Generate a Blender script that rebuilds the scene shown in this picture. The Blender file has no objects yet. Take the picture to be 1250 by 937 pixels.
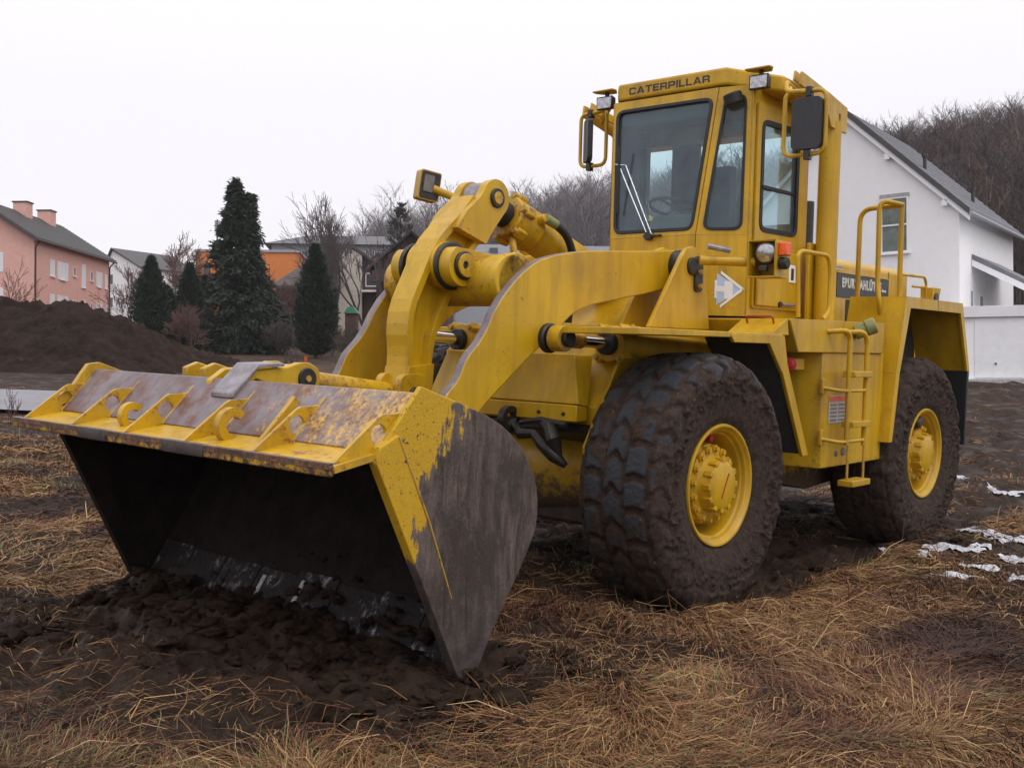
import bpy, bmesh, math, random
import numpy as np
from mathutils import Vector, Matrix
from mathutils.geometry import tessellate_polygon
rad = math.radians
SC = bpy.context.scene
COL = SC.collection
random.seed(7)

# ------------------------------------------------------------------ camera, sky, sun, exposure
CAMW = np.array([5.87406, 4.82806, 1.18367])        # camera position; the origin is the ground under the front axle
YAW, PIT = -2.417, 0.0124
cam = bpy.data.cameras.new('camera')
cam_o = bpy.data.objects.new('camera', cam)
COL.objects.link(cam_o)
fwd = Vector((math.cos(YAW) * math.cos(PIT), math.sin(YAW) * math.cos(PIT), math.sin(PIT)))
cam_o.location = Vector(CAMW.tolist())
cam_o.rotation_euler = fwd.to_track_quat('-Z', 'Y').to_euler()
cam.sensor_width = 36.0
cam.lens = 36.0 * 1316.06 / 1250.0
cam.clip_start = 0.05
cam.clip_end = 4000
SC.camera = cam_o
SUN_EL, SUN_AZ = rad(55), rad(75)                   # overcast: a broad weak sun, high on the ladder side
w = bpy.data.worlds.new('World'); SC.world = w; w.use_nodes = True
nt = w.node_tree; nt.nodes.clear()
sky = nt.nodes.new('ShaderNodeTexSky'); sky.sky_type = 'NISHITA'; sky.sun_disc = False
sky.sun_elevation = SUN_EL; sky.sun_rotation = rad(90) - SUN_AZ
sky.air_density = 2.0; sky.dust_density = 6.0
hs = nt.nodes.new('ShaderNodeHueSaturation'); hs.inputs['Saturation'].default_value = 0.25
mx = nt.nodes.new('ShaderNodeMixRGB'); mx.inputs[0].default_value = 0.82
# closed cloud cover: white, brighter towards the zenith
tcw = nt.nodes.new('ShaderNodeTexCoord'); sxw = nt.nodes.new('ShaderNodeSeparateXYZ'); nt.links.new(tcw.outputs['Generated'], sxw.inputs[0])
clw = nt.nodes.new('ShaderNodeMixRGB'); clw.inputs[1].default_value = (8.75, 8.5, 9.05, 1); clw.inputs[2].default_value = (13.0, 12.7, 13.4, 1)
clm = nt.nodes.new('ShaderNodeMapRange'); clm.inputs['From Min'].default_value = 0.25; clm.inputs['From Max'].default_value = 1.0
nt.links.new(sxw.outputs[2], clm.inputs['Value']); nt.links.new(clm.outputs[0], clw.inputs[0]); nt.links.new(clw.outputs[0], mx.inputs[2])
bg = nt.nodes.new('ShaderNodeBackground'); bg.inputs['Strength'].default_value = 0.128
wo = nt.nodes.new('ShaderNodeOutputWorld')
nt.links.new(sky.outputs[0], hs.inputs['Color']); nt.links.new(hs.outputs[0], mx.inputs[1])
nt.links.new(mx.outputs[0], bg.inputs[0]); nt.links.new(bg.outputs[0], wo.inputs[0])
sl = bpy.data.lights.new('sun', 'SUN'); sl.energy = 0.6; sl.angle = rad(25); sl.color = (1.0, 0.97, 0.92)
so = bpy.data.objects.new('sun', sl); COL.objects.link(so)
sd = Vector((math.cos(SUN_AZ) * math.cos(SUN_EL), math.sin(SUN_AZ) * math.cos(SUN_EL), math.sin(SUN_EL)))
so.rotation_euler = sd.to_track_quat('Z', 'Y').to_euler(); so.location = (0, 0, 30)
SC.view_settings.view_transform = 'Standard'
SC.view_settings.look = 'None'
SC.view_settings.exposure = 0.0
SC.view_settings.gamma = 1.0
SC.view_settings.use_curve_mapping = False
SC.render.engine = 'CYCLES'
SC.cycles.use_denoising = True
SC.cycles.max_bounces = 6
SC.cycles.transparent_max_bounces = 12
SC.cycles.volume_bounces = 2

# loader frame -> world (the field slopes gently up towards the houses)
MW = np.array([[0.999787, -0.000203, 0.020636], [-0.000911, 0.998542, 0.053979], [-0.020617, -0.053986, 0.998329]])
FW = np.array([math.cos(YAW), math.sin(YAW)]); RT = np.array([math.sin(YAW), -math.cos(YAW)])

# ------------------------------------------------------------------ numpy noise
def _h(ix, iy, s):
    n = (ix.astype(np.int64) * 374761393 + iy.astype(np.int64) * 668265263 + s * 1442695041) & 0x7fffffff
    n = ((n ^ (n >> 13)) * 1274126177) & 0x7fffffff
    return ((n ^ (n >> 16)) & 0xffff) / 65535.0
def vnoise(x, y, s=0):
    x = np.asarray(x, float); y = np.asarray(y, float)
    ix = np.floor(x); iy = np.floor(y); fx = x - ix; fy = y - iy
    fx = fx * fx * (3 - 2 * fx); fy = fy * fy * (3 - 2 * fy)
    a = _h(ix, iy, s); b = _h(ix + 1, iy, s); c = _h(ix, iy + 1, s); d = _h(ix + 1, iy + 1, s)
    return (a * (1 - fx) + b * fx) * (1 - fy) + (c * (1 - fx) + d * fx) * fy
def fbm(x, y, o=4, s=0):
    r = 0; a = 0.5; t = 0
    for i in range(o):
        r = r + a * vnoise(x * 2 ** i + 17.3 * i, y * 2 ** i - 9.1 * i, s + i); t += a; a *= 0.5
    return r / t
def sstep(a, b, x):
    t = np.clip((x - a) / (b - a), 0, 1); return t * t * (3 - 2 * t)

# ------------------------------------------------------------------ materials
class NT:
    def __init__(s, name):
        s.m = bpy.data.materials.new(name); s.m.use_nodes = True; s.t = s.m.node_tree
        s.b = s.t.nodes['Principled BSDF']; s.co = None
    def n(s, ty, ins=None, **kw):
        nd = s.t.nodes.new(ty)
        for k, v in kw.items(): setattr(nd, k, v)
        for k, v in (ins or {}).items(): s.put(nd.inputs[k], v)
        return nd
    def put(s, sock, v):
        if hasattr(v, 'links') or hasattr(v, 'is_output'): s.t.links.new(v, sock)
        elif isinstance(v, tuple) and len(v) == 3 and sock.type == 'RGBA': sock.default_value = (*v, 1)
        else: sock.default_value = v
    def obj(s):
        if s.co is None: s.co = s.n('ShaderNodeTexCoord').outputs['Object']
        return s.co
    def noise(s, scale, detail=4, rough=0.55, stretch=None, dist=0.0, off=None):
        v = s.obj()
        if stretch or off:
            v = s.n('ShaderNodeMapping', {'Vector': v, 'Scale': stretch or (1, 1, 1), 'Location': off or (0, 0, 0)}).outputs[0]
        return s.n('ShaderNodeTexNoise', {'Vector': v, 'Scale': scale, 'Detail': detail, 'Roughness': rough, 'Distortion': dist}).outputs[0]
    def ramp(s, f, lo, hi, a=0.0, b=1.0):
        return s.n('ShaderNodeMapRange', {'Value': f, 'From Min': lo, 'From Max': hi, 'To Min': a, 'To Max': b}).outputs[0]
    def math(s, op, a, b=0.0, clamp=False):
        nd = s.n('ShaderNodeMath', operation=op); nd.use_clamp = clamp
        s.put(nd.inputs[0], a); s.put(nd.inputs[1], b); return nd.outputs[0]
    def mix(s, f, a, b):
        nd = s.n('ShaderNodeMixRGB'); s.put(nd.inputs[0], f); s.put(nd.inputs[1], a); s.put(nd.inputs[2], b); return nd.outputs[0]
    def xyz(s): return s.n('ShaderNodeSeparateXYZ', {0: s.obj()}).outputs
    def bump(s, h, strength=0.3, dist=0.01):
        s.put(s.b.inputs['Normal'], s.n('ShaderNodeBump', {'Height': h, 'Strength': strength, 'Distance': dist}).outputs[0])
    def fin(s, col=None, rough=None, metal=None):
        if col is not None: s.put(s.b.inputs['Base Color'], col)
        if rough is not None: s.put(s.b.inputs['Roughness'], rough)
        if metal is not None: s.put(s.b.inputs['Metallic'], metal)
        return s.m
YEL = (0.625, 0.378, 0.004); YEL2 = (0.50, 0.282, 0.004)
MUD = (0.044, 0.027, 0.018); MUDDRY = (0.105, 0.070, 0.052); RUST = (0.19, 0.07, 0.022); STEEL = (0.26, 0.235, 0.25)
def paint(name, chips=0.66, rust=0.0, edge=0.6, mudz=None, col=YEL, col2=YEL2):
    m = NT(name)
    c = m.mix(m.ramp(m.noise(2.3, 5), 0.3, 0.7), col, col2)
    st = m.noise(9, 4, 0.6, stretch=(1.0, 1.0, 0.12))
    c = m.mix(m.ramp(st, 0.46, 0.72, 0, 0.42), c, (0.17, 0.095, 0.022))
    c = m.mix(m.ramp(m.noise(1.1, 6, 0.7, off=(7, 3, 1)), 0.52, 0.70, 0, 0.38), c, (0.16, 0.095, 0.03))
    c = m.mix(m.math('MULTIPLY', m.ramp(m.noise(3.3, 5, 0.7, off=(1, 9, 4)), 0.55, 0.62), m.ramp(m.noise(55, 4, 0.75), 0.60, 0.65)), c, (0.06, 0.038, 0.022))
    if rust:
        r = m.math('MULTIPLY', m.noise(4.5, 6, 0.68), m.noise(26, 4, 0.7))
        c = m.mix(m.ramp(r, 0.42 - 0.24 * rust, 0.48 - 0.18 * rust), c, m.mix(m.noise(30), RUST, (0.30, 0.13, 0.04)))
    ch = m.ramp(m.noise(38, 5, 0.75), chips, chips + 0.03)
    c = m.mix(ch, c, (0.06, 0.035, 0.025))
    if edge:
        bv = m.n('ShaderNodeBevel', {'Radius': 0.012}); bv.samples = 4
        g = m.n('ShaderNodeNewGeometry')
        d = m.n('ShaderNodeVectorMath', {0: bv.outputs[0], 1: g.outputs['Normal']}, operation='DOT_PRODUCT').outputs['Value']
        e = m.math('MULTIPLY', m.ramp(d, 0.97, 0.80), m.ramp(m.noise(16, 5, 0.7), 0.62 - 0.3 * edge, 0.72 - 0.2 * edge))
        c = m.mix(e, c, m.mix(m.noise(22), (0.10, 0.06, 0.05), STEEL))
    ro = m.ramp(m.noise(7, 4), 0.3, 0.7, 0.28, 0.52)
    if mudz is not None:
        z = m.xyz()[2]
        k = m.math('ADD', m.ramp(z, mudz, mudz - 0.5, -0.15, 0.75), m.ramp(m.noise(11, 6, 0.7), 0.3, 0.7, -0.35, 0.35), True)
        k = m.ramp(k, 0.28, 0.55, 0, 0.93)
        c = m.mix(k, c, m.mix(m.noise(14), MUD, MUDDRY)); ro = m.math('MAXIMUM', ro, k)
    m.bump(m.noise(60, 3), 0.06, 0.004)
    m.b.inputs['Specular IOR Level'].default_value = 0.5
    return m.fin(c, ro)
def plain(name, col, rough=0.5, metal=0.0, var=0.25, scale=12, bump=0.0, spec=0.5):
    m = NT(name); m.b.inputs['Specular IOR Level'].default_value = spec
    d = tuple(x * (1 - var) for x in col); u = tuple(min(1, x * (1 + var)) for x in col)
    c = m.mix(m.ramp(m.noise(scale, 5, 0.6), 0.3, 0.7), d, u)
    if bump: m.bump(m.noise(scale * 3, 4), bump, 0.01)
    return m.fin(c, rough, metal)
Y = paint('yellow_paint', 0.72, 0.0, 0.35)
YM = paint('yellow_paint_muddy', 0.68, 0.15, 0.5, mudz=0.95)
YA = paint('yellow_paint_arm', 0.70, 0.25, 0.95)
YR = paint('yellow_paint_rusty', 0.62, 0.62, 0.9)
YW = paint('yellow_paint_wheel', 0.66, 0.05, 0.5)
YG = paint('yellow_paint_gusset', 0.64, 0.55, 0.7)
CREAM = paint('yellow_paint_lamp', 0.7, 0.1, 0.2)
YT = paint('yellow_paint_low', 0.66, 0.12, 0.5, mudz=0.92)
BLK = plain('black_rubber', (0.012, 0.012, 0.013), 0.55)
BLKP = plain('black_plastic', (0.02, 0.02, 0.022), 0.4)
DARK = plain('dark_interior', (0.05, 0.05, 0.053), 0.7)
SEATM = plain('seat_cloth', (0.06, 0.06, 0.072), 0.8)
GREYP = plain('grey_plastic', (0.16, 0.15, 0.14), 0.6)
MUDM = plain('wet_mud', MUD, 0.75, 0, 0.45, 9, 0.6)
GREASE = plain('black_grease', (0.02, 0.017, 0.015), 0.4, 0, 0.4, 20, 0.3)
STEELM = plain('worn_steel', STEEL, 0.42, 0.25, 0.35, 18, 0.1)
CHROME = plain('chrome_rod', (0.75, 0.75, 0.77), 0.08, 1.0, 0.03)
REDM = plain('red_plastic', (0.42, 0.015, 0.02), 0.3)
REDP = plain('red_paint', (0.35, 0.03, 0.012), 0.5)
ORAM = plain('orange_plastic', (0.75, 0.10, 0.01), 0.3)
SIDEX = 0
STICK = plain('sticker_grey', (0.42, 0.40, 0.37), 0.5, 0, 0.15, 60)
WHITE = plain('white_sticker', (0.86, 0.86, 0.88), 0.4, 0, 0.06)
BLUEW = plain('pale_blue_sticker', (0.46, 0.60, 0.84), 0.4, 0, 0.06)
OLIVE = plain('olive_cap', (0.22, 0.23, 0.08), 0.5, 0, 0.3)
LENS = plain('lamp_glass', (0.42, 0.42, 0.44), 0.22, 0.8, 0.30, 30)
def glassm(name, tint, rough=0.02, fac=0.10, fres=0.9, film=0.075):
    m = NT(name); t = m.t
    tr = m.n('ShaderNodeBsdfTransparent', {0: tint}); gl = m.n('ShaderNodeBsdfGlossy', {0: (0.9, 0.93, 0.95), 'Roughness': rough})
    lw = m.n('ShaderNodeLayerWeight', {'Blend': 0.25})
    f = m.math('ADD', m.math('MULTIPLY', lw.outputs['Fresnel'], fres), fac, True)
    df = m.n('ShaderNodeBsdfDiffuse', {0: (0.50, 0.55, 0.66)})            # dust film, tinted bluish to paint the sky's reflection on the panes
    fd = m.ramp(m.noise(6, 6, 0.7), 0.3, 0.75, film * 0.6, film * 1.5)
    tr = m.n('ShaderNodeMixShader', {0: fd, 1: tr.outputs[0], 2: df.outputs[0]})
    mxs = m.n('ShaderNodeMixShader', {0: f, 1: tr.outputs[0], 2: gl.outputs[0]})
    m.t.links.new(mxs.outputs[0], m.t.nodes['Material Output'].inputs[0]); return m.m
GLASS = glassm('cab_glass', (0.76, 0.90, 0.92, 1), 0.02, 0.015, 0.5)
HGLASS = plain('house_window', (0.06, 0.065, 0.075), 0.12, 0, 0.2)
def guard_mat():
    m = NT('guard_worn_steel')
    x, y, z = m.xyz()
    k = m.math('ADD', m.ramp(y, -0.1, 1.3, -0.12, 0.22), m.noise(9, 6, 0.72))
    k = m.math('MULTIPLY', m.ramp(k, 0.56, 0.72), m.ramp(m.noise(40, 4, 0.7), 0.38, 0.6))
    c = m.mix(m.ramp(m.noise(5, 5), 0.3, 0.7), (0.235, 0.205, 0.225), (0.135, 0.10, 0.10))
    c = m.mix(m.ramp(m.noise(7, 6, 0.7, off=(3, 1, 2)), 0.46, 0.62), c, (0.15, 0.065, 0.038))
    c = m.mix(k, c, (0.62, 0.38, 0.10))
    m.bump(m.noise(30, 4), 0.15, 0.006)
    return m.fin(c, m.ramp(m.noise(9), 0.3, 0.7, 0.32, 0.6), 0.1)
GUARD = guard_mat()
def side_mat(name='bucket_side_scraped', lim=3.36):
    m = NT(name)
    x, y, z = m.xyz()
    s = m.math('SUBTRACT', m.math('ADD', x, m.math('MULTIPLY', z, 0.78)), lim)
    s = m.math('ADD', s, m.ramp(m.noise(5, 6, 0.7), 0.2, 0.8, -0.16, 0.16))
    s = m.math('ADD', s, m.ramp(m.noise(24, 4, 0.7, stretch=(1, 1, 0.25)), 0.2, 0.8, -0.16, 0.16))
    yel = m.mix(m.ramp(m.noise(30, 5, 0.75), 0.60, 0.64), m.mix(m.noise(3), YEL, YEL2), (0.07, 0.04, 0.03))
    rv = m.n('ShaderNodeMapping', {'Vector': m.obj(), 'Rotation': (0, rad(-32), 0), 'Scale': (1.0, 1.0, 0.16)}).outputs[0]
    scr = m.n('ShaderNodeTexNoise', {'Vector': rv, 'Scale': 20.0, 'Detail': 9, 'Roughness': 0.76, 'Distortion': 0.8}).outputs[0]
    mud = m.mix(m.ramp(scr, 0.36, 0.66), (0.018, 0.0115, 0.0085), (0.150, 0.108, 0.088))
    mud = m.mix(m.ramp(m.noise(3.2, 5, 0.65, off=(2, 0, 1)), 0.46, 0.60, 0, 0.85), mud, (0.030, 0.0205, 0.0165))
    stl = m.mix(m.ramp(m.math('ADD', s, m.noise(4, 4)), 0.28, 0.52), mud, m.mix(m.ramp(scr, 0.3, 0.7), (0.055, 0.038, 0.031), (0.190, 0.146, 0.130)))
    stl = m.mix(m.ramp(z, 0.45, 0.05), stl, m.mix(m.ramp(m.noise(18, 5), 0.4, 0.7), (0.028, 0.021, 0.018), (0.09, 0.072, 0.065)))
    c = m.mix(m.ramp(s, 0.0, 0.05), stl, yel)
    sp_ = m.ramp(m.noise(70, 5, 0.75), 0.60, 0.66)
    c = m.mix(m.math('MULTIPLY', sp_, 0.55), c, (0.17, 0.13, 0.11))
    c = m.mix(m.math('MULTIPLY', m.ramp(m.noise(48, 5, 0.75, off=(2, 3, 1)), 0.60, 0.65), 0.7), c, (0.028, 0.02, 0.017))
    m.bump(m.noise(40, 7, 0.75), 0.7, 0.010)
    return m.fin(c, 0.62)
BSIDE = side_mat(); BCUT = side_mat('side_cutter_scraped', 3.20)
def shell_mat():
    m = NT('bucket_muddy_steel')
    x, y, z = m.xyz()
    c = m.mix(m.ramp(m.noise(7, 6, 0.65), 0.3, 0.7), (0.005, 0.0034, 0.0026), (0.022, 0.0150, 0.0115))
    c = m.mix(m.ramp(m.noise(26, 5, 0.7, stretch=(1, 0.5, 1)), 0.66, 0.72), c, (0.035, 0.029, 0.027))
    m.bump(m.noise(15, 6, 0.65), 0.6, 0.02)
    m.b.inputs['Specular IOR Level'].default_value = 0.2
    return m.fin(c, 0.9)
SHELL = shell_mat()
def edge_mat():
    m = NT('scoured_steel_edge')
    rv = m.n('ShaderNodeMapping', {'Vector': m.obj(), 'Rotation': (0, rad(-34), 0), 'Scale': (1.0, 1.0, 0.10)}).outputs[0]
    sk = m.n('ShaderNodeTexNoise', {'Vector': rv, 'Scale': 22.0, 'Detail': 6, 'Roughness': 0.7}).outputs[0]
    k = m.math('MULTIPLY', m.math('MULTIPLY', m.ramp(sk, 0.52, 0.60), m.ramp(m.noise(3.4, 5, 0.65, off=(1, 2, 0)), 0.50, 0.58)), m.ramp(m.noise(45, 5, 0.7), 0.36, 0.52))
    c = m.mix(k, m.mix(m.noise(20, 5), (0.007, 0.0055, 0.005), (0.020, 0.016, 0.014)), (0.27, 0.255, 0.26)); m.bump(m.noise(30, 6), 0.6, 0.02); m.b.inputs['Specular IOR Level'].default_value = 0.2
    return m.fin(c, 0.65)
EDGE = edge_mat()
def tyre_mat(name, rub, dusty):
    m = NT(name)
    a = m.n('ShaderNodeAttribute', attribute_name='lug').outputs['Fac']
    a = m.math('ADD', a, m.ramp(m.noise(16, 5, 0.7), 0.3, 0.7, -0.32, 0.32))
    mud = m.mix(m.ramp(m.noise(24, 6, 0.7), 0.3, 0.7), (0.018, 0.0105, 0.0075), (0.074, 0.046, 0.033))
    mud = m.mix(m.ramp(m.noise(60, 3, 0.6, stretch=(1, 1, 0.3)), 0.66, 0.70), mud, (0.19, 0.125, 0.07))
    c = m.mix(m.ramp(a, dusty, dusty + 0.22), mud, rub)
    m.bump(m.noise(34, 7, 0.75), 0.9, 0.025)
    m.b.inputs['Specular IOR Level'].default_value = 0.35
    return m.fin(c, m.ramp(a, dusty, dusty + 0.3, 0.85, 0.30))
TYRE = tyre_mat('tyre_rubber_muddy', (0.030, 0.035, 0.044), 0.42)  # rubber lightened bluish to imitate sky reflected in its wet surface
TYREM = tyre_mat('tyre_caked_in_mud', (0.03, 0.032, 0.038), 1.02)

# ------------------------------------------------------------------ mesh builder
class MB:
    def __init__(s): s.v = []; s.f = []
    def add(s, vs, fs):
        b = len(s.v); s.v += [tuple(map(float, p)) for p in vs]; s.f += [tuple(i + b for i in f) for f in fs]; return s
    def box(s, x0, x1, y0, y1, z0, z1):
        v = [(x, y, z) for z in (z0, z1) for y in (y0, y1) for x in (x0, x1)]
        return s.add(v, [(0, 2, 3, 1), (4, 5, 7, 6), (0, 1, 5, 4), (2, 6, 7, 3), (0, 4, 6, 2), (1, 3, 7, 5)])
    def hexa(s, a, b):                      # two quads (4 points each, same order)
        return s.add(list(a) + list(b), [(3, 2, 1, 0), (4, 5, 6, 7), (0, 1, 5, 4), (1, 2, 6, 5), (2, 3, 7, 6), (3, 0, 4, 7)])
    def obox(s, c, ax, ay, az):             # centre and three half-extent vectors
        c, ax, ay, az = map(Vector, (c, ax, ay, az))
        q = lambda k: [c - ax - ay + k * az, c + ax - ay + k * az, c + ax + ay + k * az, c - ax + ay + k * az]
        return s.hexa(q(-1), q(1))
    def prism(s, pts, a0, a1, plane='y', holes=()):
        loops = [list(pts)] + [list(h) for h in holes]
        mp = {'y': lambda p, a: (p[0], a, p[1]), 'x': lambda p, a: (a, p[0], p[1]), 'z': lambda p, a: (p[0], p[1], a)}[plane]
        flat = [p for l in loops for p in l]; n = len(flat)
        tris = tessellate_polygon([[Vector((p[0], p[1], 0)) for p in l] for l in loops])
        vs = [mp(p, a0) for p in flat] + [mp(p, a1) for p in flat]
        fs = [tuple(t) for t in tris] + [tuple(i + n for i in reversed(t)) for t in tris]
        o = 0
        for l in loops:
            k = len(l)
            for i in range(k):
                j = (i + 1) % k; fs.append((o + i, o + j, o + j + n, o + i + n))
            o += k
        return s.add(vs, fs)
    def tube(s, path, r, n=12, caps=True):
        P = [Vector(p) for p in path]; R = r if isinstance(r, (list, tuple)) else [r] * len(P)
        T = []
        for i in range(len(P)):
            a = P[max(0, i - 1)]; b = P[min(len(P) - 1, i + 1)]; d = b - a
            T.append(d.normalized() if d.length > 1e-9 else Vector((0, 0, 1)))
        u = T[0].orthogonal().normalized(); vs = []
        for i, p in enumerate(P):
            u = (u - T[i] * u.dot(T[i])).normalized(); w_ = T[i].cross(u)
            for k in range(n):
                a = 2 * math.pi * k / n; vs.append(p + (u * math.cos(a) + w_ * math.sin(a)) * R[i])
        fs = [(i * n + k, i * n + (k + 1) % n, (i + 1) * n + (k + 1) % n, (i + 1) * n + k) for i in range(len(P) - 1) for k in range(n)]
        if caps: fs += [tuple(range(n - 1, -1, -1)), tuple((len(P) - 1) * n + k for k in range(n))]
        return s.add(vs, fs)
    def cyl(s, a, b, r, n=24): return s.tube([a, b], r, n)
    def lathe(s, prof, o, axis=(0, 1, 0), n=48, closed=False):
        ax = Vector(axis).normalized(); u = ax.orthogonal().normalized(); w_ = ax.cross(u); o = Vector(o); vs = []
        for r, h in prof:
            for k in range(n):
                a = 2 * math.pi * k / n; vs.append(o + ax * h + (u * math.cos(a) + w_ * math.sin(a)) * r)
        m = len(prof)
        fs = [(i * n + k, i * n + (k + 1) % n, (i + 1) * n + (k + 1) % n, (i + 1) * n + k) for i in range(m - 1) for k in range(n)]
        if closed: fs += [((m - 1) * n + k, (m - 1) * n + (k + 1) % n, (k + 1) % n, k) for k in range(n)]
        else:
            if prof[0][0] > 1e-6: fs.append(tuple(range(n - 1, -1, -1)))
            if prof[-1][0] > 1e-6: fs.append(tuple((m - 1) * n + k for k in range(n)))
        return s.add(vs, fs)
    def build(s, name, mat, parent=None, bevel=0.0, smooth=35, seg=2, mats=None, fidx=None):
        me = bpy.data.meshes.new(name); me.from_pydata(s.v, [], s.f)
        bm = bmesh.new(); bm.from_mesh(me)
        bmesh.ops.remove_doubles(bm, verts=bm.verts, dist=1e-6)
        bmesh.ops.recalc_face_normals(bm, faces=bm.faces); bm.to_mesh(me); bm.free()
        for q in (mats or [mat]): me.materials.append(q)
        if smooth:
            me.polygons.foreach_set('use_smooth', [True] * len(me.polygons)); me.set_sharp_from_angle(angle=rad(smooth))
        o = bpy.data.objects.new(name, me); COL.objects.link(o)
        if parent is not None: o.parent = parent
        if bevel:
            b = o.modifiers.new('bevel', 'BEVEL'); b.width = bevel; b.segments = seg; b.limit_method = 'ANGLE'; b.angle_limit = rad(40); b.harden_normals = False
        return o
def npmesh(name, V, F, mat, parent=None, attrs=None, smooth=False, cols=None):
    V = np.ascontiguousarray(V, np.float32); F = np.ascontiguousarray(F, np.int32); k = F.shape[1]
    me = bpy.data.meshes.new(name)
    me.vertices.add(len(V)); me.vertices.foreach_set('co', V.ravel())
    me.loops.add(F.size); me.loops.foreach_set('vertex_index', F.ravel())
    me.polygons.add(len(F)); me.polygons.foreach_set('loop_start', np.arange(0, F.size, k, dtype=np.int32))
    if smooth: me.polygons.foreach_set('use_smooth', np.ones(len(F), bool))
    me.update(calc_edges=True)
    for n_, a in (attrs or {}).items():
        at = me.attributes.new(n_, 'FLOAT', 'POINT'); at.data.foreach_set('value', np.ascontiguousarray(a, np.float32))
    if cols is not None:
        at = me.attributes.new('tint', 'FLOAT_COLOR', 'POINT')
        at.data.foreach_set('color', np.ascontiguousarray(np.c_[cols, np.ones(len(cols))], np.float32).ravel())
    me.materials.append(mat)
    o = bpy.data.objects.new(name, me); COL.objects.link(o)
    if parent is not None: o.parent = parent
    return o
def tag(o, label=None, cat=None, group=None, kind=None):
    if label: o['label'] = label
    if cat: o['category'] = cat
    if group: o['group'] = group
    if kind: o['kind'] = kind
    return o
def empty(name, loc=(0, 0, 0), label=None, cat=None, group=None, rz=0.0):
    o = bpy.data.objects.new(name, None); COL.objects.link(o); o.location = loc; o.rotation_euler = (0, 0, rz)
    o.empty_display_size = 0.3
    return tag(o, label, cat, group)
def circ(cx, cy, r, n=20, a0=0.0, a1=360.0):
    full = abs(a1 - a0) >= 359.9
    m = n if full else n - 1
    return [(cx + r * math.cos(rad(a0 + (a1 - a0) * i / m)), cy + r * math.sin(rad(a0 + (a1 - a0) * i / m))) for i in range(n)]
def bez(p, q, bulge, n=8):
    p, q, b = Vector(p), Vector(q), Vector(bulge)
    return [(p * (1 - t) ** 2 + b * 2 * t * (1 - t) + q * t * t) for t in [i / n for i in range(n + 1)]]
def rounded(path, r, n=5):
    P = [Vector(p) for p in path]; out = [P[0]]
    for i in range(1, len(P) - 1):
        a, b, c = P[i - 1], P[i], P[i + 1]
        k = min(r, (a - b).length * 0.45, (c - b).length * 0.45)
        out += bez(b + (a - b).normalized() * k, b + (c - b).normalized() * k, b, n)
    return out + [P[-1]]
def rrect(x0, x1, z0, z1, r, n=4, pts=None):
    """rounded polygon in 2-D: pts (or the rectangle) with corner radius r"""
    P = pts or [(x0, z0), (x1, z0), (x1, z1), (x0, z1)]
    out = []; m = len(P)
    for i in range(m):
        a, b, c = Vector(P[i - 1]), Vector(P[i]), Vector(P[(i + 1) % m])
        k = min(r, (a - b).length * 0.45, (c - b).length * 0.45)
        p = b + (a - b).normalized() * k; q = b + (c - b).normalized() * k
        out += [tuple(p * (1 - t) ** 2 + b * 2 * t * (1 - t) + q * t * t) for t in [i_ / n for i_ in range(n + 1)]]
    return out
def text_mesh(name, txt, mat, parent, origin, xdir, ydir, size, width=None, depth=0.002, bold=0.0):
    cu = bpy.data.curves.new(name, 'FONT'); cu.body = txt; cu.size = size; cu.extrude = depth; cu.offset = bold; cu.space_character = 1.14
    cu.align_x = 'CENTER'; cu.align_y = 'CENTER'
    t = bpy.data.objects.new(name, cu); COL.objects.link(t)
    bpy.context.view_layer.update()
    me = bpy.data.meshes.new_from_object(t.evaluated_get(bpy.context.evaluated_depsgraph_get()))
    bpy.data.objects.remove(t)
    xs = [v.co.x for v in me.vertices]; k = width / (max(xs) - min(xs)) if width else 1.0
    X = Vector(xdir).normalized(); Yv = Vector(ydir).normalized(); Z = X.cross(Yv)
    for v in me.vertices:
        c = v.co.copy(); v.co = Vector(origin) + X * c.x * k + Yv * c.y + Z * c.z
    me.materials.clear(); me.materials.append(mat)
    o = bpy.data.objects.new(name, me); COL.objects.link(o); o.parent = parent
    return o
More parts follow.
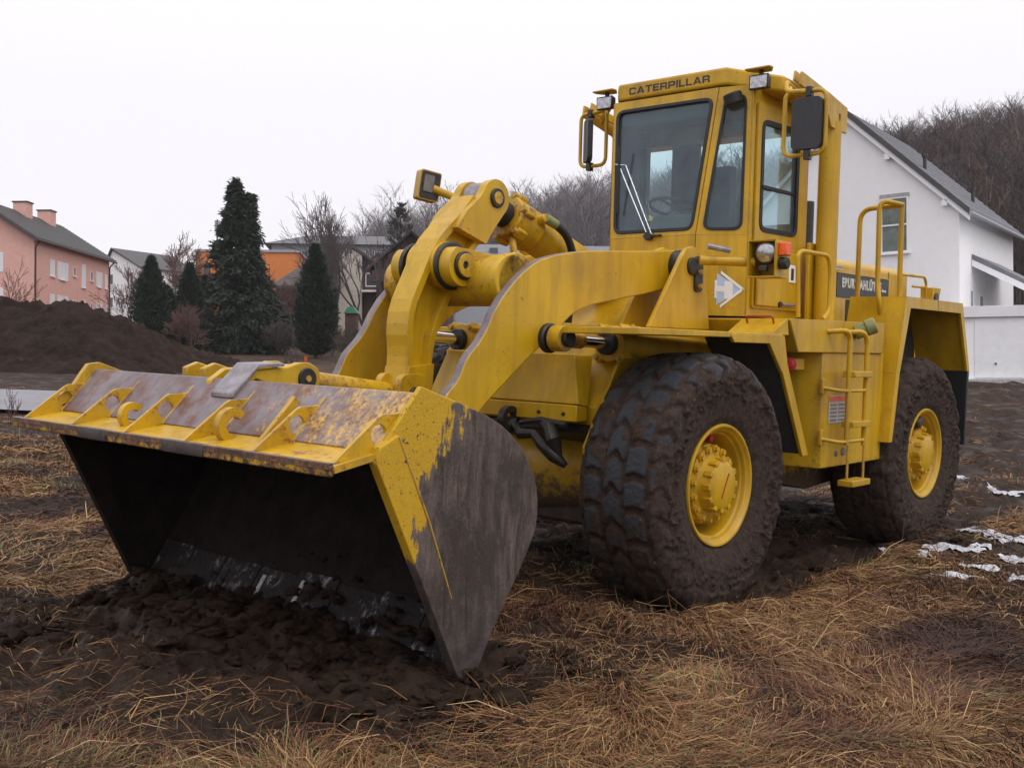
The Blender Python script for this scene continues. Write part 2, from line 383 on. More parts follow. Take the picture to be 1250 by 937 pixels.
def block_letters(name, txt, mat, parent, origin, xdir, ydir, h, width, t=0.002, st=0.19):
    """bold block capitals built from strokes; st is the stroke width as a share of the height"""
    s = st; o_ = 1 - s
    G = {'C': (.95, [[(.95, .30), (.95, .18), (.80, 0), (.16, 0), (0, .16), (0, .84), (.16, 1), (.80, 1), (.95, .82), (.95, .70), (.95 - s, .70), (.95 - s, .76), (.72, 1 - s), (.27, 1 - s), (s, .76), (s, .24), (.27, s), (.72, s), (.95 - s, .24), (.95 - s, .30)]]),
         'A': (1.05, [[(0, 0), (.40, 1), (.65, 1), (1.05, 0), (.82, 0), (.745, .2), (.305, .2), (.23, 0)]]),
         'T': (.9, [[(0, 1), (.9, 1), (.9, o_), (.45 + s * .56, o_), (.45 + s * .56, 0), (.45 - s * .56, 0), (.45 - s * .56, o_), (0, o_)]]),
         'E': (.85, [[(0, 0), (0, 1), (.85, 1), (.85, o_), (.21, o_), (.21, .59), (.78, .59), (.78, .41), (.21, .41), (.21, s), (.85, s), (.85, 0)]]),
         'R': (.95, [[(0, 0), (0, 1), (.78, 1), (.93, .87), (.93, .56), (.80, .43), (.95, .30), (.95, 0), (.73, 0), (.73, .26), (.65, .34), (.21, .34), (.21, 0)]]),
         'P': (.92, [[(0, 0), (0, 1), (.77, 1), (.92, .87), (.92, .46), (.77, .33), (.21, .33), (.21, 0)]]),
         'I': (.21, [[(0, 0), (0, 1), (.21, 1), (.21, 0)]]), 'L': (.8, [[(0, 0), (0, 1), (.21, 1), (.21, s), (.8, s), (.8, 0)]])}
    H = {'A': [[(.37, .36), (.68, .36), (.525, .76)]], 'R': [[(.21, .52), (.21, o_), (.68, o_), (.72, .79), (.72, .56), (.68, .52)]], 'P': [[(.21, .51), (.21, o_), (.68, o_), (.71, .78), (.71, .55), (.68, .51)]]}
    tot = sum(G[c][0] for c in txt) + .16 * (len(txt) - 1); k = width / tot; x = -tot / 2; mb = MB(); X = Vector(xdir); Yv = Vector(ydir); Z = X.cross(Yv)
    for c in txt:
        for pl in G[c][1]:
            b = len(mb.v); mb.prism([((px_ + x) * k, (py_ - .5) * h) for px_, py_ in pl], 0, t, 'z', [[((q[0] + x) * k, (q[1] - .5) * h) for q in hl] for hl in H.get(c, [])])
            for i in range(b, len(mb.v)): v = mb.v[i]; mb.v[i] = tuple(Vector(origin) + X * v[0] + Yv * v[1] + Z * v[2])
        x += G[c][0] + .16
    return mb.build(name, mat, parent, 0, 0)
# ================================================================== the wheel loader (x forward, y to its left, z up)
L = empty('wheel_loader', (0, 0, 0), 'large yellow articulated wheel loader with raised-lip bucket resting in the mud', 'wheel loader')
L.rotation_euler = Matrix(MW.tolist()).to_euler()

# ---- wheels
def tyre_arrays(seed, mudk, Rr=0.82):
    na, prof = 560, []
    # profile from inner bead over the tread to the outer bead, (radius, y offset from the tyre's middle)
    key = [(0.37, -0.25), (0.43, -0.29), (0.55, -0.315), (0.66, -0.312), (0.73, -0.30), (0.775, -0.275), (0.80, -0.24), (0.815, -0.16), (0.82, 0.0),
           (0.815, 0.16), (0.80, 0.24), (0.775, 0.275), (0.73, 0.30), (0.66, 0.312), (0.55, 0.315), (0.43, 0.29), (0.37, 0.25)]
    key = np.array(key); key[:, 0] = 0.37 + (key[:, 0] - 0.37) * 0.945; key[:, 1] *= 0.90; d = np.r_[0, np.cumsum(np.hypot(*np.diff(key, axis=0).T))]
    t = np.linspace(0, d[-1], 120); r = np.interp(t, d, key[:, 0]); h = np.interp(t, d, key[:, 1])
    for _ in range(3):
        r[1:-1] = (r[:-2] + 2 * r[1:-1] + r[2:]) / 4; h[1:-1] = (h[:-2] + 2 * h[1:-1] + h[2:]) / 4
    tr = np.gradient(r); th_ = np.gradient(h); L_ = np.hypot(tr, th_); nr, nh = th_ / L_, -tr / L_
    sgn = np.sign(nr[len(nr) // 2]); nr *= sgn; nh *= sgn
    A = np.linspace(0, 2 * np.pi, na, endpoint=False)
    s = (t - d[-1] / 2)                                   # distance across from the tread's middle
    AA, SS = np.meshgrid(A, s, indexing='ij')
    u = AA / (2 * np.pi) * 26
    band = (SS + 0.3675) / 0.147; bi = np.floor(band); bf = band - bi         # five bands of lugs
    jit = (vnoise(bi * 7.7 + np.floor(u) * 3.1, bi * 1.3, seed) - 0.5) * 0.1
    uu = u + 0.5 * (bi % 2) + (np.abs(bf - 0.5) - 0.25) * np.where((bi == 1) | (bi == 3), 0.25, 0.85) + jit
    uf = uu - np.floor(uu)
    lug = sstep(0.475, 0.43, np.abs(bf - 0.5) * 1.08) * sstep(0.405, 0.345, np.abs(uf - 0.5)) * sstep(0.80, 0.72, np.abs(bf - 0.5) + np.abs(uf - 0.5))
    lug = np.where((bi < 0) | (bi > 4), 0, lug); outer = ((bi == 0) | (bi == 4))
    n1 = fbm(u * 1.6, SS * 14, 5, seed); n2 = fbm(u * 5, SS * 50, 4, seed + 9)
    side = sstep(0.36, 0.44, np.abs(SS))
    fill = sstep(0.35, 0.7, n1 + mudk + 0.20 * outer)
    hgt = 0.023 * lug * (1 - 0.5 * fill) + 0.028 * fill * (n1 - 0.2) * (1 - side * 0.7) + 0.012 * (n2 - 0.5) * (0.35 * (1 - lug) + fill)
    hgt = hgt + 0.018 * sstep(0.55, 0.75, n2) * sstep(0.30, 0.36, np.abs(SS)) * sstep(0.52, 0.44, np.abs(SS))
    bead = sstep(0.50, 0.56, np.abs(SS) / d[-1] * 1.12)
    hgt = hgt * (1 - bead)
    R2 = r[None, :] + nr[None, :] * hgt; H2 = h[None, :] + nh[None, :] * hgt
    # flattened where it stands (local angle -90 deg is the ground side)
    X = R2 * np.cos(AA); Z = R2 * np.sin(AA)
    V = np.stack([X, H2, Z], -1).reshape(-1, 3)
    m = len(t); i = np.arange(na)[:, None]; j = np.arange(m - 1)[None, :]; i2 = (i + 1) % na
    F = np.stack([i * m + j, i * m + j + 1, i2 * m + j + 1, i2 * m + j], -1).reshape(-1, 4)
    att = np.clip(lug * (1 - 0.75 * fill) * (1 - side), 0, 1) + bead * 1.2 * sstep(0.45, 0.3, n1)
    # the lower part of the tyre has rolled through the wet field
    low = sstep(0.15, -0.45, Z)
    att = att * (1 - 0.62 * low)
    return V, F, att.reshape(-1)
RIMP = [(0.352, -0.2), (0.352, 0.215), (0.372, 0.235), (0.3825, 0.268), (0.378, 0.282), (0.362, 0.280), (0.350, 0.262), (0.338, 0.255), (0.330, 0.23), (0.320, 0.225),
        (0.312, 0.20), (0.305, 0.03), (0.25, 0.012), (0.0, 0.012)]
def make_wheel(parent, x, side, arrays, tmat, spin):
    wob = empty('wheel', (x, side * 1.085, 0.712)); wob.parent = parent
    V, F, att = arrays
    V = V.copy(); c, s_ = math.cos(spin), math.sin(spin)
    X, Z = V[:, 0] * c - V[:, 2] * s_, V[:, 0] * s_ + V[:, 2] * c
    Z = np.where(Z < -0.765, -0.765 + (Z + 0.765) * 0.4, Z)
    V = np.c_[X, V[:, 1] * side, Z]
    if side < 0: F = F[:, ::-1]
    npmesh('tyre', V, F, tmat, wob, {'lug': att}, smooth=True)
    MB().lathe([(r, (h - 0.03) * side) for r, h in RIMP], (0, 0, 0), (0, 1, 0), 72).build('rim', YW, wob, 0.003)
    hb = MB(); hb.lathe([(0.27, 0.01), (0.25, 0.15), (0.235, 0.155), (0.235, 0.175), (0.175, 0.18), (0.165, 0.20), (0.15, 0.262), (0.12, 0.276), (0.0, 0.276)] if side > 0 else
                        [(0.235, -0.01), (0.235, -0.10), (0.225, -0.115), (0.165, -0.135), (0.15, -0.20), (0.12, -0.222), (0.0, -0.222)], (0, 0, 0), (0, 1, 0), 48)
    hub = hb.build('hub', YW, wob, 0.003)
    for k in range(16):                                   # wheel bolts round the planetary housing
        a = 2 * math.pi * (k + .3) / 16; b = MB()
        b.cyl((0.222 * math.cos(a), side * 0.15, 0.222 * math.sin(a)), (0.222 * math.cos(a), side * 0.205, 0.222 * math.sin(a)), 0.017, 6)
        b.cyl((0.222 * math.cos(a), side * 0.15, 0.222 * math.sin(a)), (0.222 * math.cos(a), side * 0.188, 0.222 * math.sin(a)), 0.026, 10)
        b.build('wheel_bolt', YW, hub)
    for k in range(12):                                   # lugs on the hub cover
        a = 2 * math.pi * k / 12; e = Vector((math.cos(a), 0, math.sin(a))); t_ = Vector((-math.sin(a), 0, math.cos(a)))
        MB().obox(e * 0.150 + Vector((0, side * 0.238, 0)), e * 0.020, t_ * 0.018, (0, 0.028, 0)).build('cover_lug', YW, hub, 0.004)
    return wob, hub
T1 = tyre_arrays(3, -0.02); T2 = tyre_arrays(11, 0.30)
wf, hf = make_wheel(L, 0.0, 1, T1, TYRE, 0.0)
a0 = rad(118)
MB().obox((0, 0.2785, 0), Vector((math.cos(a0), 0, math.sin(a0))) * 0.085, Vector((-math.sin(a0), 0, math.cos(a0))) * 0.004, (0, 0.002, 0)).build('index_mark', REDP, hf)
MB().cyl((-0.02, 0.10, 0.285), (-0.02, 0.16, 0.285), 0.022, 12).build('valve_cap', REDM, wf)
wr, hr = make_wheel(L, -3.35, 1, T2, TYREM, 0.9)
MB().obox((0.10, 0.20, 0.265), (0.06, 0, -0.02), (0, 0.05, 0), (0.01, 0, 0.035)).build('mud_lump', MUDM, wr, 0.02)
make_wheel(L, 0.0, -1, T1, TYRE, 0.4); make_wheel(L, -3.35, -1, T2, TYREM, 0.2)

# ---- front frame
ff = MB().prism([(0.10, 1.69), (0.30, 1.36), (0.46, 1.17), (0.45, 1.02), (0.16, 0.92), (0.08, 0.60), (-1.35, 0.55), (-1.45, 1.10), (-0.9, 1.64)], -0.70, 0.70).build('front_frame', YM, L, 0.01)
for s in (1, -1):
    MB().prism([(0.12, 1.70), (0.60, 0.93), (0.58, 0.80), (0.46, 0.80), (0.0, 1.62)], s * 0.715 - 0.012, s * 0.715 + 0.012).build('frame_edge_plate', Y, ff, 0.004)
gp = MB(); gp.hexa([(0.49, -0.66, 1.17), (0.49, 0.66, 1.17), (0.33, 0.56, 1.49), (0.33, -0.56, 1.49)], [(0.60, -0.66, 1.19), (0.60, 0.66, 1.19), (0.52, 0.56, 1.50), (0.52, -0.56, 1.50)])
gp.hexa([(0.50, -0.66, 1.08), (0.50, 0.66, 1.08), (0.50, 0.66, 1.17), (0.50, -0.66, 1.17)], [(0.612, -0.66, 1.08), (0.612, 0.66, 1.08), (0.612, 0.66, 1.185), (0.612, -0.66, 1.185)])
guard = gp.build('guard_panel', Y, ff, 0.008)
for yb in (0.16, 0.36, 0.56):
    MB().cyl((0.60, yb, 1.125), (0.622, yb, 1.125), 0.013, 6).build('guard_bolt', GREASE, guard)
MB().lathe([(0.0, -0.72), (0.24, -0.72), (0.27, -0.55), (0.30, -0.30), (0.33, 0.0), (0.30, 0.30), (0.27, 0.55), (0.24, 0.72), (0.0, 0.72)], (0.02, 0, 0.712), (0, 1, 0), 32).build('axle_housing', YM, ff, 0.004)
MB().prism(circ(0.66, 1.07, 0.085, 24), 0.12, 0.17, 'y', [circ(0.66, 1.07, 0.045, 20)]).build('tow_eye', GREASE, ff, 0.006)
MB().prism([(0.40, 1.03), (0.462, 1.06), (0.47, 1.00), (0.25, 0.925), (0.17, 0.94)], -0.69, 0.69).build('greasy_shade_ledge', GREASE, ff, 0.01)  # grease-black ledge, its colour also paints the shade of the cavity here
hz = MB()
hz.tube([(0.63, 0.18, 1.03), (0.67, 0.26, 0.98), (0.66, 0.36, 0.99), (0.67, 0.44, 0.93), (0.64, 0.52, 0.86), (0.6, 0.58, 0.80)], [0.03, 0.035, 0.03, 0.04, 0.045, 0.02], 10)
hz.tube([(0.62, 0.40, 1.06), (0.65, 0.48, 1.04), (0.66, 0.52, 0.97), (0.63, 0.55, 0.86)], [0.03, 0.045, 0.05, 0.02], 10)
hz.tube([(0.62, 0.22, 1.05), (0.64, 0.40, 1.08), (0.63, 0.60, 1.06)], 0.02, 8)
hz.build('greasy_hose', GREASE, ff)
MB().box(-1.2, 0.2, -0.5, 0.5, 0.36, 0.58).build('belly_plate', MUDM, ff, 0.03)

# ---- loader tower and lift arms
tw = MB()
for s in (1, -1):
    for a, b in ((0.635, 0.67), (0.40, 0.435)):
        tw.prism([(-0.13, 1.685), (-0.50, 2.18), (-0.56, 2.245), (-0.63, 2.265), (-0.73, 2.25), (-0.80, 2.16), (-0.90, 1.685)], (s * a if s > 0 else -b), (s * b if s > 0 else -a))
tw.box(-1.05, -0.70, -0.40, 0.40, 1.60, 2.05)
tw.hexa([(-0.10, -0.395, 1.60), (-0.10, 0.395, 1.60), (-0.702, 0.395, 1.60), (-0.702, -0.395, 1.60)], [(-0.38, -0.395, 1.80), (-0.38, 0.395, 1.80), (-0.702, 0.395, 2.0), (-0.702, -0.395, 2.0)])
tower = tw.build('loader_tower', Y, L, 0.008)
for s in (1, -1):
    MB().cyl((-0.63, s * 0.38, 2.125), (-0.63, s * 0.69, 2.125), 0.062, 24).build('arm_pivot_pin', GREASE, tower, 0.006)
    bp_ = MB().prism(rrect(-0.76, -0.66, 1.95, 2.20, 0.04), s * 0.672 - 0.010, s * 0.672 + 0.014).build('pin_retainer', GREASE, tower, 0.004)
    for z in (1.99, 2.09, 2.17):
        MB().cyl((-0.71, s * 0.685, z), (-0.71, s * 0.715, z), 0.018, 6).build('retainer_bolt', YR, bp_)
def wear_mat():
    m = NT('worn_arm_edge')
    c = m.mix(m.ramp(m.noise(6, 5, 0.7), 0.3, 0.7), (0.24, 0.20, 0.22), (0.12, 0.09, 0.09))
    c = m.mix(m.ramp(m.noise(13, 6, 0.75), 0.60, 0.64), c, (0.50, 0.29, 0.03)); c = m.mix(m.ramp(m.noise(9, 6, 0.75, off=(5, 1, 2)), 0.60, 0.66), c, (0.10, 0.045, 0.025))
    return m.fin(c, 0.5)
EDGEW = wear_mat()
ARM_TOP = [(-0.62, 2.245), (-0.04, 2.19), (0.32, 2.165), (0.58, 2.14), (0.81, 2.10), (0.99, 2.05), (1.16, 1.94), (1.33, 1.775), (1.44, 1.58), (1.57, 1.465), (1.60, 1.41), (1.64, 1.33), (1.74, 1.25), (1.90, 0.98)]
ARM_BOT = [(1.93, 0.55), (1.86, 0.45), (1.76, 0.46), (1.70, 0.55), (1.66, 0.95), (1.43, 1.18), (1.35, 1.24), (0.99, 1.50), (0.90, 1.55), (0.80, 1.60), (0.72, 1.68), (0.63, 1.74), (0.48, 1.80), (0.30, 1.83), (0.04, 1.875), (-0.23, 1.92), (-0.43, 1.96), (-0.60, 2.0), (-0.68, 2.05), (-0.71, 2.13), (-0.69, 2.20)]
def smooth2(pts, it=1):
    for _ in range(it):
        q = [pts[0]]
        for i in range(len(pts) - 1):
            a, b = pts[i], pts[i + 1]
            q += [(a[0] * .75 + b[0] * .25, a[1] * .75 + b[1] * .25), (a[0] * .25 + b[0] * .75, a[1] * .25 + b[1] * .75)]
        pts = q + [pts[-1]]
    return pts
for s in (1, -1):
    y0, y1 = (0.488, 0.55) if s > 0 else (-0.55, -0.488); ax_ = lambda P: [(x - 0.09, z + 0.005) for x, z in P]
    arm = MB().prism(ax_(smooth2(ARM_TOP) + smooth2(ARM_BOT)), y0, y1).build('lift_arm', YA, L, 0.009)
    arm.data.materials.append(EDGEW)
    for f_ in arm.data.polygons:
        if abs(f_.normal.y) < 0.3 and f_.normal.x + f_.normal.z > 0.45 and f_.center.x > 0.42 and f_.center.z > 1.0: f_.material_index = 1
    MB().prism(circ(-0.63, 2.125, 0.115, 28), 0.44 if s > 0 else -0.62, 0.62 if s > 0 else -0.44).build('pivot_boss', GREASE, arm, 0.01)
    MB().cyl((1.73, s * 0.42, 0.555), (1.73, s * 0.63, 0.555), 0.07, 20).build('bucket_pin', GREASE, arm, 0.006)
    MB().cyl((0.78, s * 0.545, 1.593), (0.78, s * 0.59, 1.593), 0.092, 28).build('cylinder_boss', GREASE, arm, 0.012)
    MB().cyl((0.78, s * 0.58, 1.593), (0.78, s * 0.735, 1.593), 0.052, 20).build('cylinder_pin', GREASE, arm, 0.006)

    # lift cylinder outside the arm
    lc = empty('lift_cylinder', (0.79, s * 0.662, 1.593)); lc.parent = L
    e = Vector((-1, 0, -0.045)).normalized(); up = Vector((-0.045, 0, 1)).normalized(); sd_ = Vector((0, s, 0))
    MB().prism(circ(0, 0, 0.080, 26), -0.045, 0.045, 'y', [circ(0, 0, 0.048, 18)]).build('rod_eye', YR, lc, 0.008)
    MB().cyl(e * 0.075, e * 0.20, 0.052, 20).build('rod_collar', YR, lc, 0.006)
    MB().cyl(e * 0.18, e * 0.48, 0.040, 24).build('rod', CHROME, lc)
    cb = MB(); cb.cyl(e * 0.52, e * 1.60, 0.098, 32); cbo = cb.build('barrel', Y, lc, 0.006)
    MB().cyl(e * 0.445, e * 0.50, 0.075, 28).build('rod_seal', BLK, lc, 0.006)
    hd = MB(); hd.cyl(e * 0.49, e * 0.585, 0.118, 30)
    for k in range(4):
        a = rad(45 + 90 * k); q = (up * math.cos(a) + sd_ * math.sin(a))
        hd.obox(e * 0.537 + q * 0.118, e * 0.048, q * 0.032, q.cross(e) * 0.034)
    hdo = hd.build('gland', Y, lc, 0.008)
    for k in range(4):
        a = rad(45 + 90 * k); q = (up * math.cos(a) + sd_ * math.sin(a)) * 0.125
        MB().cyl(e * 0.465 + q, e * 0.50 + q, 0.018, 6).build('gland_bolt', YR, hdo)
    MB().tube(rounded([e * 0.54 - up * 0.13 + sd_ * 0.03, e * 0.60 - up * 0.145 + sd_ * 0.03, e * 1.15 - up * 0.12 + sd_ * 0.03], 0.05), 0.019, 10).build('oil_pipe', Y, lc)

# ---- cross tube carrying the bellcrank
ct = MB().cyl((1.04, -0.487, 1.93), (1.04, 0.487, 1.93), 0.155, 36).build('cross_tube', YR, L, 0.006)
for s in (1, -1):
    y0, y1 = (0.155, 0.255) if s > 0 else (-0.255, -0.155)
    MB().prism(circ(1.22, 2.01, 0.125, 18, 60, -130)[::1] + [(1.02, 1.775), (0.90, 1.80), (0.84, 1.98), (0.90, 2.085), (1.05, 2.10)], y0, y1).build('bellcrank_lug', Y, ct, 0.014)
    MB().cyl((1.22, s * 0.14, 2.01), (1.22, s * 0.168, 2.01), 0.148, 30).build('lug_seal', GREASE, ct, 0.012)
    pn = MB().cyl((1.22, s * 0.25, 2.01), (1.22, s * 0.275, 2.01), 0.085, 28).build('lug_cap', GREASE, ct, 0.006)
    MB().prism(circ(1.22, 2.01, 0.072, 24), s * 0.275 - 0.012, s * 0.275 + 0.014, 'y', [circ(1.235, 2.01, 0.024, 14)]).build('cap_plate', YR, pn, 0.004)
    MB().prism(rrect(1.06, 1.20, 1.965, 2.035, 0.03), s * 0.278 - 0.010, s * 0.278 + 0.012).build('pin_lock', YR, pn, 0.004)
    MB().cyl((1.10, s * 0.285, 2.0), (1.10, s * 0.31, 2.0), 0.02, 6).build('lock_bolt', GREASE, pn)
    MB().cyl((1.0, s * 0.43, 1.93), (1.0, s * 0.487, 1.93), 0.17, 30).build('tube_collar', YR, ct, 0.01)

# ---- bellcrank: a thick curved lever with a pocketed web and split ends
FR = [(0.98, 2.47), (1.09, 2.345), (1.19, 2.26), (1.30, 2.15), (1.42, 1.92), (1.50, 1.76), (1.52, 1.62), (1.505, 1.49), (1.51, 1.38), (1.53, 1.27), (1.50, 1.20)]
BK = [(1.37, 1.18), (1.32, 1.27), (1.30, 1.45), (1.265, 1.62), (1.13, 1.86), (1.10, 1.93), (1.05, 2.03), (0.93, 2.15), (0.83, 2.27), (0.74, 2.36)]
top = circ(0.815, 2.465, 0.115, 14, 215, 30)
FRs, BKs = smooth2(FR, 1), smooth2(BK, 1)
outl = FRs + BKs
def inset_poly(p, d):
    n = len(p); out = []
    for i in range(n):
        a, b, c = Vector(p[i - 1]), Vector(p[i]), Vector(p[(i + 1) % n])
        t = (c - a).normalized(); out.append(tuple(b + Vector((t.y, -t.x)) * d))
    return out
bc = MB()
bc.prism(inset_poly(outl, 0.012), -0.030, 0.030)                                       # web
def strip(pts, wdt, y0, y1, mb, sgn=1):                            # flange following an outline
    P = [Vector(p) for p in pts]; inn = []
    for i in range(len(P)):
        t = (P[min(i + 1, len(P) - 1)] - P[max(i - 1, 0)]).normalized(); inn.append(P[i] + Vector((t.y, -t.x)) * wdt * sgn)
    for i in range(len(P) - 1):
        a, b, c, d = P[i], P[i + 1], inn[i + 1], inn[i]
        q = lambda y: [(p.x, y, p.y) for p in (a, b, c, d)]
        mb.hexa(q(y0), q(y1))
strip(FRs, 0.048, -0.092, 0.092, bc, 1); strip(BKs, 0.042, -0.086, 0.086, bc, 1)
bc.prism([(1.53, 1.27), (1.505, 1.40), (1.30, 1.42), (1.31, 1.27), (1.37, 1.17), (1.50, 1.19)], -0.105, 0.105)
bc.prism(circ(1.205, 2.02, 0.142, 36), -0.118, 0.118); bc.prism([(0.87, 2.27), (0.95, 2.20), (1.14, 2.26), (1.07, 2.35), (0.97, 2.42)], -0.085, 0.085)
bell = bc.build('bellcrank', Y, L, 0.014, seg=3)
for s in (1, -1):
    y0, y1 = (0.075, 0.135) if s > 0 else (-0.135, -0.075)
    MB().prism(circ(0.815, 2.465, 0.118, 22, 20, 230) + [(0.83, 2.27), (0.90, 2.17), (1.16, 2.25), (1.08, 2.36), (0.96, 2.46)], y0, y1).build('fork_plate', Y, bell, 0.012)
    MB().cyl((0.815, s * 0.130, 2.465), (0.815, s * 0.150, 2.465), 0.062, 24).build('fork_pin', GREASE, bell, 0.006)
    MB().prism(circ(0.815, 2.465, 0.040, 16), s * 0.150 - 0.008, s * 0.150 + 0.006).build('pin_cap', YR, bell, 0.003)
    y0, y1 = (0.060, 0.112) if s > 0 else (-0.112, -0.060)
    MB().prism(rrect(1.36, 1.58, 1.11, 1.36, 0.07), y0, y1).build('link_fork', YR, bell, 0.012)
MB().cyl((1.46, -0.13, 1.235), (1.46, 0.13, 1.235), 0.05, 20).build('link_pin', GREASE, bell, 0.006)

# ---- tilt cylinder
tc = empty('tilt_cylinder', (0.815, 0, 2.465)); tc.parent = L
e = Vector((-1, 0, -0.335)).normalized(); up = Vector((-0.335, 0, 1)).normalized(); sd_ = Vector((0, 1, 0))
MB().prism(circ(0, 0, 0.105, 26), -0.068, 0.068).build('rod_eye', STEELM, tc, 0.01)
MB().cyl(e * 0.06, e * 0.32, 0.056, 26).build('rod', CHROME, tc)
MB().cyl(e * 0.17, e * 0.24, 0.085, 26).build('rod_seal', BLK, tc, 0.006)
MB().cyl(e * 0.48, e * 1.60, 0.128, 40).build('barrel', YR if False else Y, tc, 0.006)
hd = MB(); hd.cyl(e * 0.24, e * 0.50, 0.145, 36)
for k in range(6):
    a = rad(60 * k + 15); q = (up * math.cos(a) + sd_ * math.sin(a)); hd.obox(e * 0.31 + q * 0.145, e * 0.045, q * 0.028, q.cross(e) * 0.035)
hd = hd.build('gland', YR, tc, 0.012)
for k in range(6):
    a = rad(60 * k + 15); q = (up * math.cos(a) + sd_ * math.sin(a)) * 0.15
    MB().cyl(e * 0.235 + q, e * 0.28 + q, 0.022, 6).build('gland_bolt', YR, hd)
MB().cyl(e * 0.43 + sd_ * 0.11 + up * 0.03, e * 0.43 + sd_ * 0.19 + up * 0.055, 0.032, 14).build('oil_port', YR, hd, 0.006)
pp = [e * 0.43 + sd_ * 0.185 + up * 0.055, e * 0.53 + sd_ * 0.20 + up * 0.05]
MB().tube(pp, 0.033, 12).build('hose_fitting', OLIVE, tc, 0.004)
MB().tube(rounded([e * 0.50 + sd_ * 0.20 + up * 0.05, e * 0.66 + sd_ * 0.205 + up * 0.03, e * 0.80 + sd_ * 0.20 - up * 0.10, e * 0.84 + sd_ * 0.2 - up * 0.32, e * 0.9 + sd_ * 0.18 - up * 0.5], 0.12), 0.027, 12).build('hose', BLK, tc)
MB().tube(rounded([e * 0.30 - up * 0.14 + sd_ * 0.06, e * 0.31 - up * 0.25 + sd_ * 0.10, e * 0.42 - up * 0.33 + sd_ * 0.12, e * 1.05 - up * 0.30 + sd_ * 0.12], 0.09), 0.024, 12).build('oil_pipe', YR, tc)
MB().tube([e * 0.72 - up * 0.14 - sd_ * 0.25, e * 0.80 - up * 0.22 - sd_ * 0.25, e * 0.84 - up * 0.42 - sd_ * 0.25], 0.026, 10).build('hose', BLK, tc)

# ---- link rod
lk = MB(); lk.tube([(2.24, 0, 1.332), (2.12, 0, 1.315), (1.60, 0, 1.252), (1.46, 0, 1.235)], [0.05, 0.058, 0.058, 0.05], 20)
lk.prism(circ(2.28, 1.337, 0.075, 20), -0.05, 0.05); lk.prism(circ(1.46, 1.235, 0.08, 20), -0.05, 0.05)
lk.build('link_rod', YR, L, 0.006)

SCRAPE = plain('bare_steel_bar', (0.34, 0.33, 0.34), 0.45, 0.2, 0.5, 30)
# ---- bucket
W = 1.395
PROF = [(2.66, 1.335), (2.55, 1.315), (2.40, 1.265), (2.20, 1.185), (2.05, 1.09), (1.95, 0.985), (1.89, 0.85), (1.88, 0.70), (1.93, 0.58), (2.02, 0.42), (2.13, 0.27), (2.26, 0.08), (2.32, -0.02)]
PROF = smooth2(PROF, 2)
sh = MB(); k = len(PROF)
inner = []
for i in range(k):
    t = (Vector(PROF[min(i + 1, k - 1)]) - Vector(PROF[max(i - 1, 0)])).normalized(); inner.append((PROF[i][0] - t.y * 0.028, PROF[i][1] + t.x * 0.028))
sh.prism(PROF + inner[::-1], -W, W)
bucket = sh.build('bucket', SHELL, L, 0.004)
SIDE = [(2.66, 1.365), (2.41, 1.285), (2.18, 1.205), (2.02, 1.10), (1.915, 0.96), (1.862, 0.84), (1.862, 0.70), (1.895, 0.62), (1.99, 0.47), (2.12, 0.29), (2.25, 0.08), (2.33, -0.08)]
SIDE = [SIDE[0]] + smooth2(SIDE[1:], 1) + [(2.38, 0.10), (2.90, 1.05), (2.885, 1.10)]
STRIP = [(2.895, 1.045), (2.885, 1.098), (2.86, 1.135), (2.80, 1.165), (2.455, 0.40), (2.395, 0.13)]
for s in (1, -1):
    y0, y1 = (W, W + 0.025) if s > 0 else (-W - 0.025, -W)
    sp = MB().prism(SIDE, y0, y1).build('side_plate', BSIDE, bucket, 0.006)
    sp.data.materials.append(SHELL)
    for f_ in sp.data.polygons:
        if f_.normal.y * s < -0.5: f_.material_index = 1
    MB().tube([(2.795, s * (W + 0.040), 1.155), (2.61, s * (W + 0.040), 0.785), (2.455, s * (W + 0.036), 0.42)], [0.006, 0.006, 0.004], 8).build('cutter_weld', YR, bucket)
    y0, y1 = (W - 0.012, W + 0.042) if s > 0 else (-W - 0.042, -W + 0.012)
    MB().prism([(2.915, 1.05), (2.90, 1.115), (2.80, 1.165), (2.62, 0.79), (2.44, 0.37), (2.37, 0.02), (2.41, 0.06)], y0, y1).build('side_cutter', BCUT, bucket, 0.006)
    sc_ = [o_ for o_ in bucket.children if o_.name.startswith('side_cutter')][-1]; sc_.data.materials.append(SHELL)
    for f_ in sc_.data.polygons:
        if f_.normal.y * s < -0.5 or (s < 0 and f_.normal.x > 0.3 and f_.center.z < 0.9): f_.material_index = 1
MB().prism([(3.06, 1.055), (2.80, 1.245), (2.755, 1.312), (2.715, 1.366), (2.64, 1.376), (2.40, 1.292), (2.40, 1.25), (2.64, 1.20), (2.90, 1.03)], -W - 0.030, -W + 0.010).build('end_plate', YG, bucket, 0.004)
# spill guard: worn sheet rising to the back edge, flat lip plate in front
gd = MB().prism([(2.628, 1.30), (2.64, 1.335), (2.665, 1.335), (2.885, 1.098), (2.868, 1.075)], -W + 0.001, W - 0.001).build('spill_guard', GUARD, bucket, 0.004)
MB().prism([(2.862, 1.068), (2.872, 1.094), (3.118, 1.052), (3.118, 1.022)], -W - 0.02, W + 0.02).build('lip_plate', YG, bucket, 0.004)
SHROUD = plain('dark_worn_steel', (0.075, 0.058, 0.054), 0.5, 0.1, 0.4, 18, 0.1)
MB().prism([(3.1425, 1.040), (3.1425, 1.063), (3.120, 1.0635), (3.120, 1.066), (3.146, 1.0655), (3.146, 1.040)], -W - 0.03, W + 0.02).build('lip_wear', paint('lip_rusty', 0.50, 0.9, 0.9, None, (0.10, 0.06, 0.04), (0.06, 0.04, 0.03)), bucket, 0.003)
lp = MB()
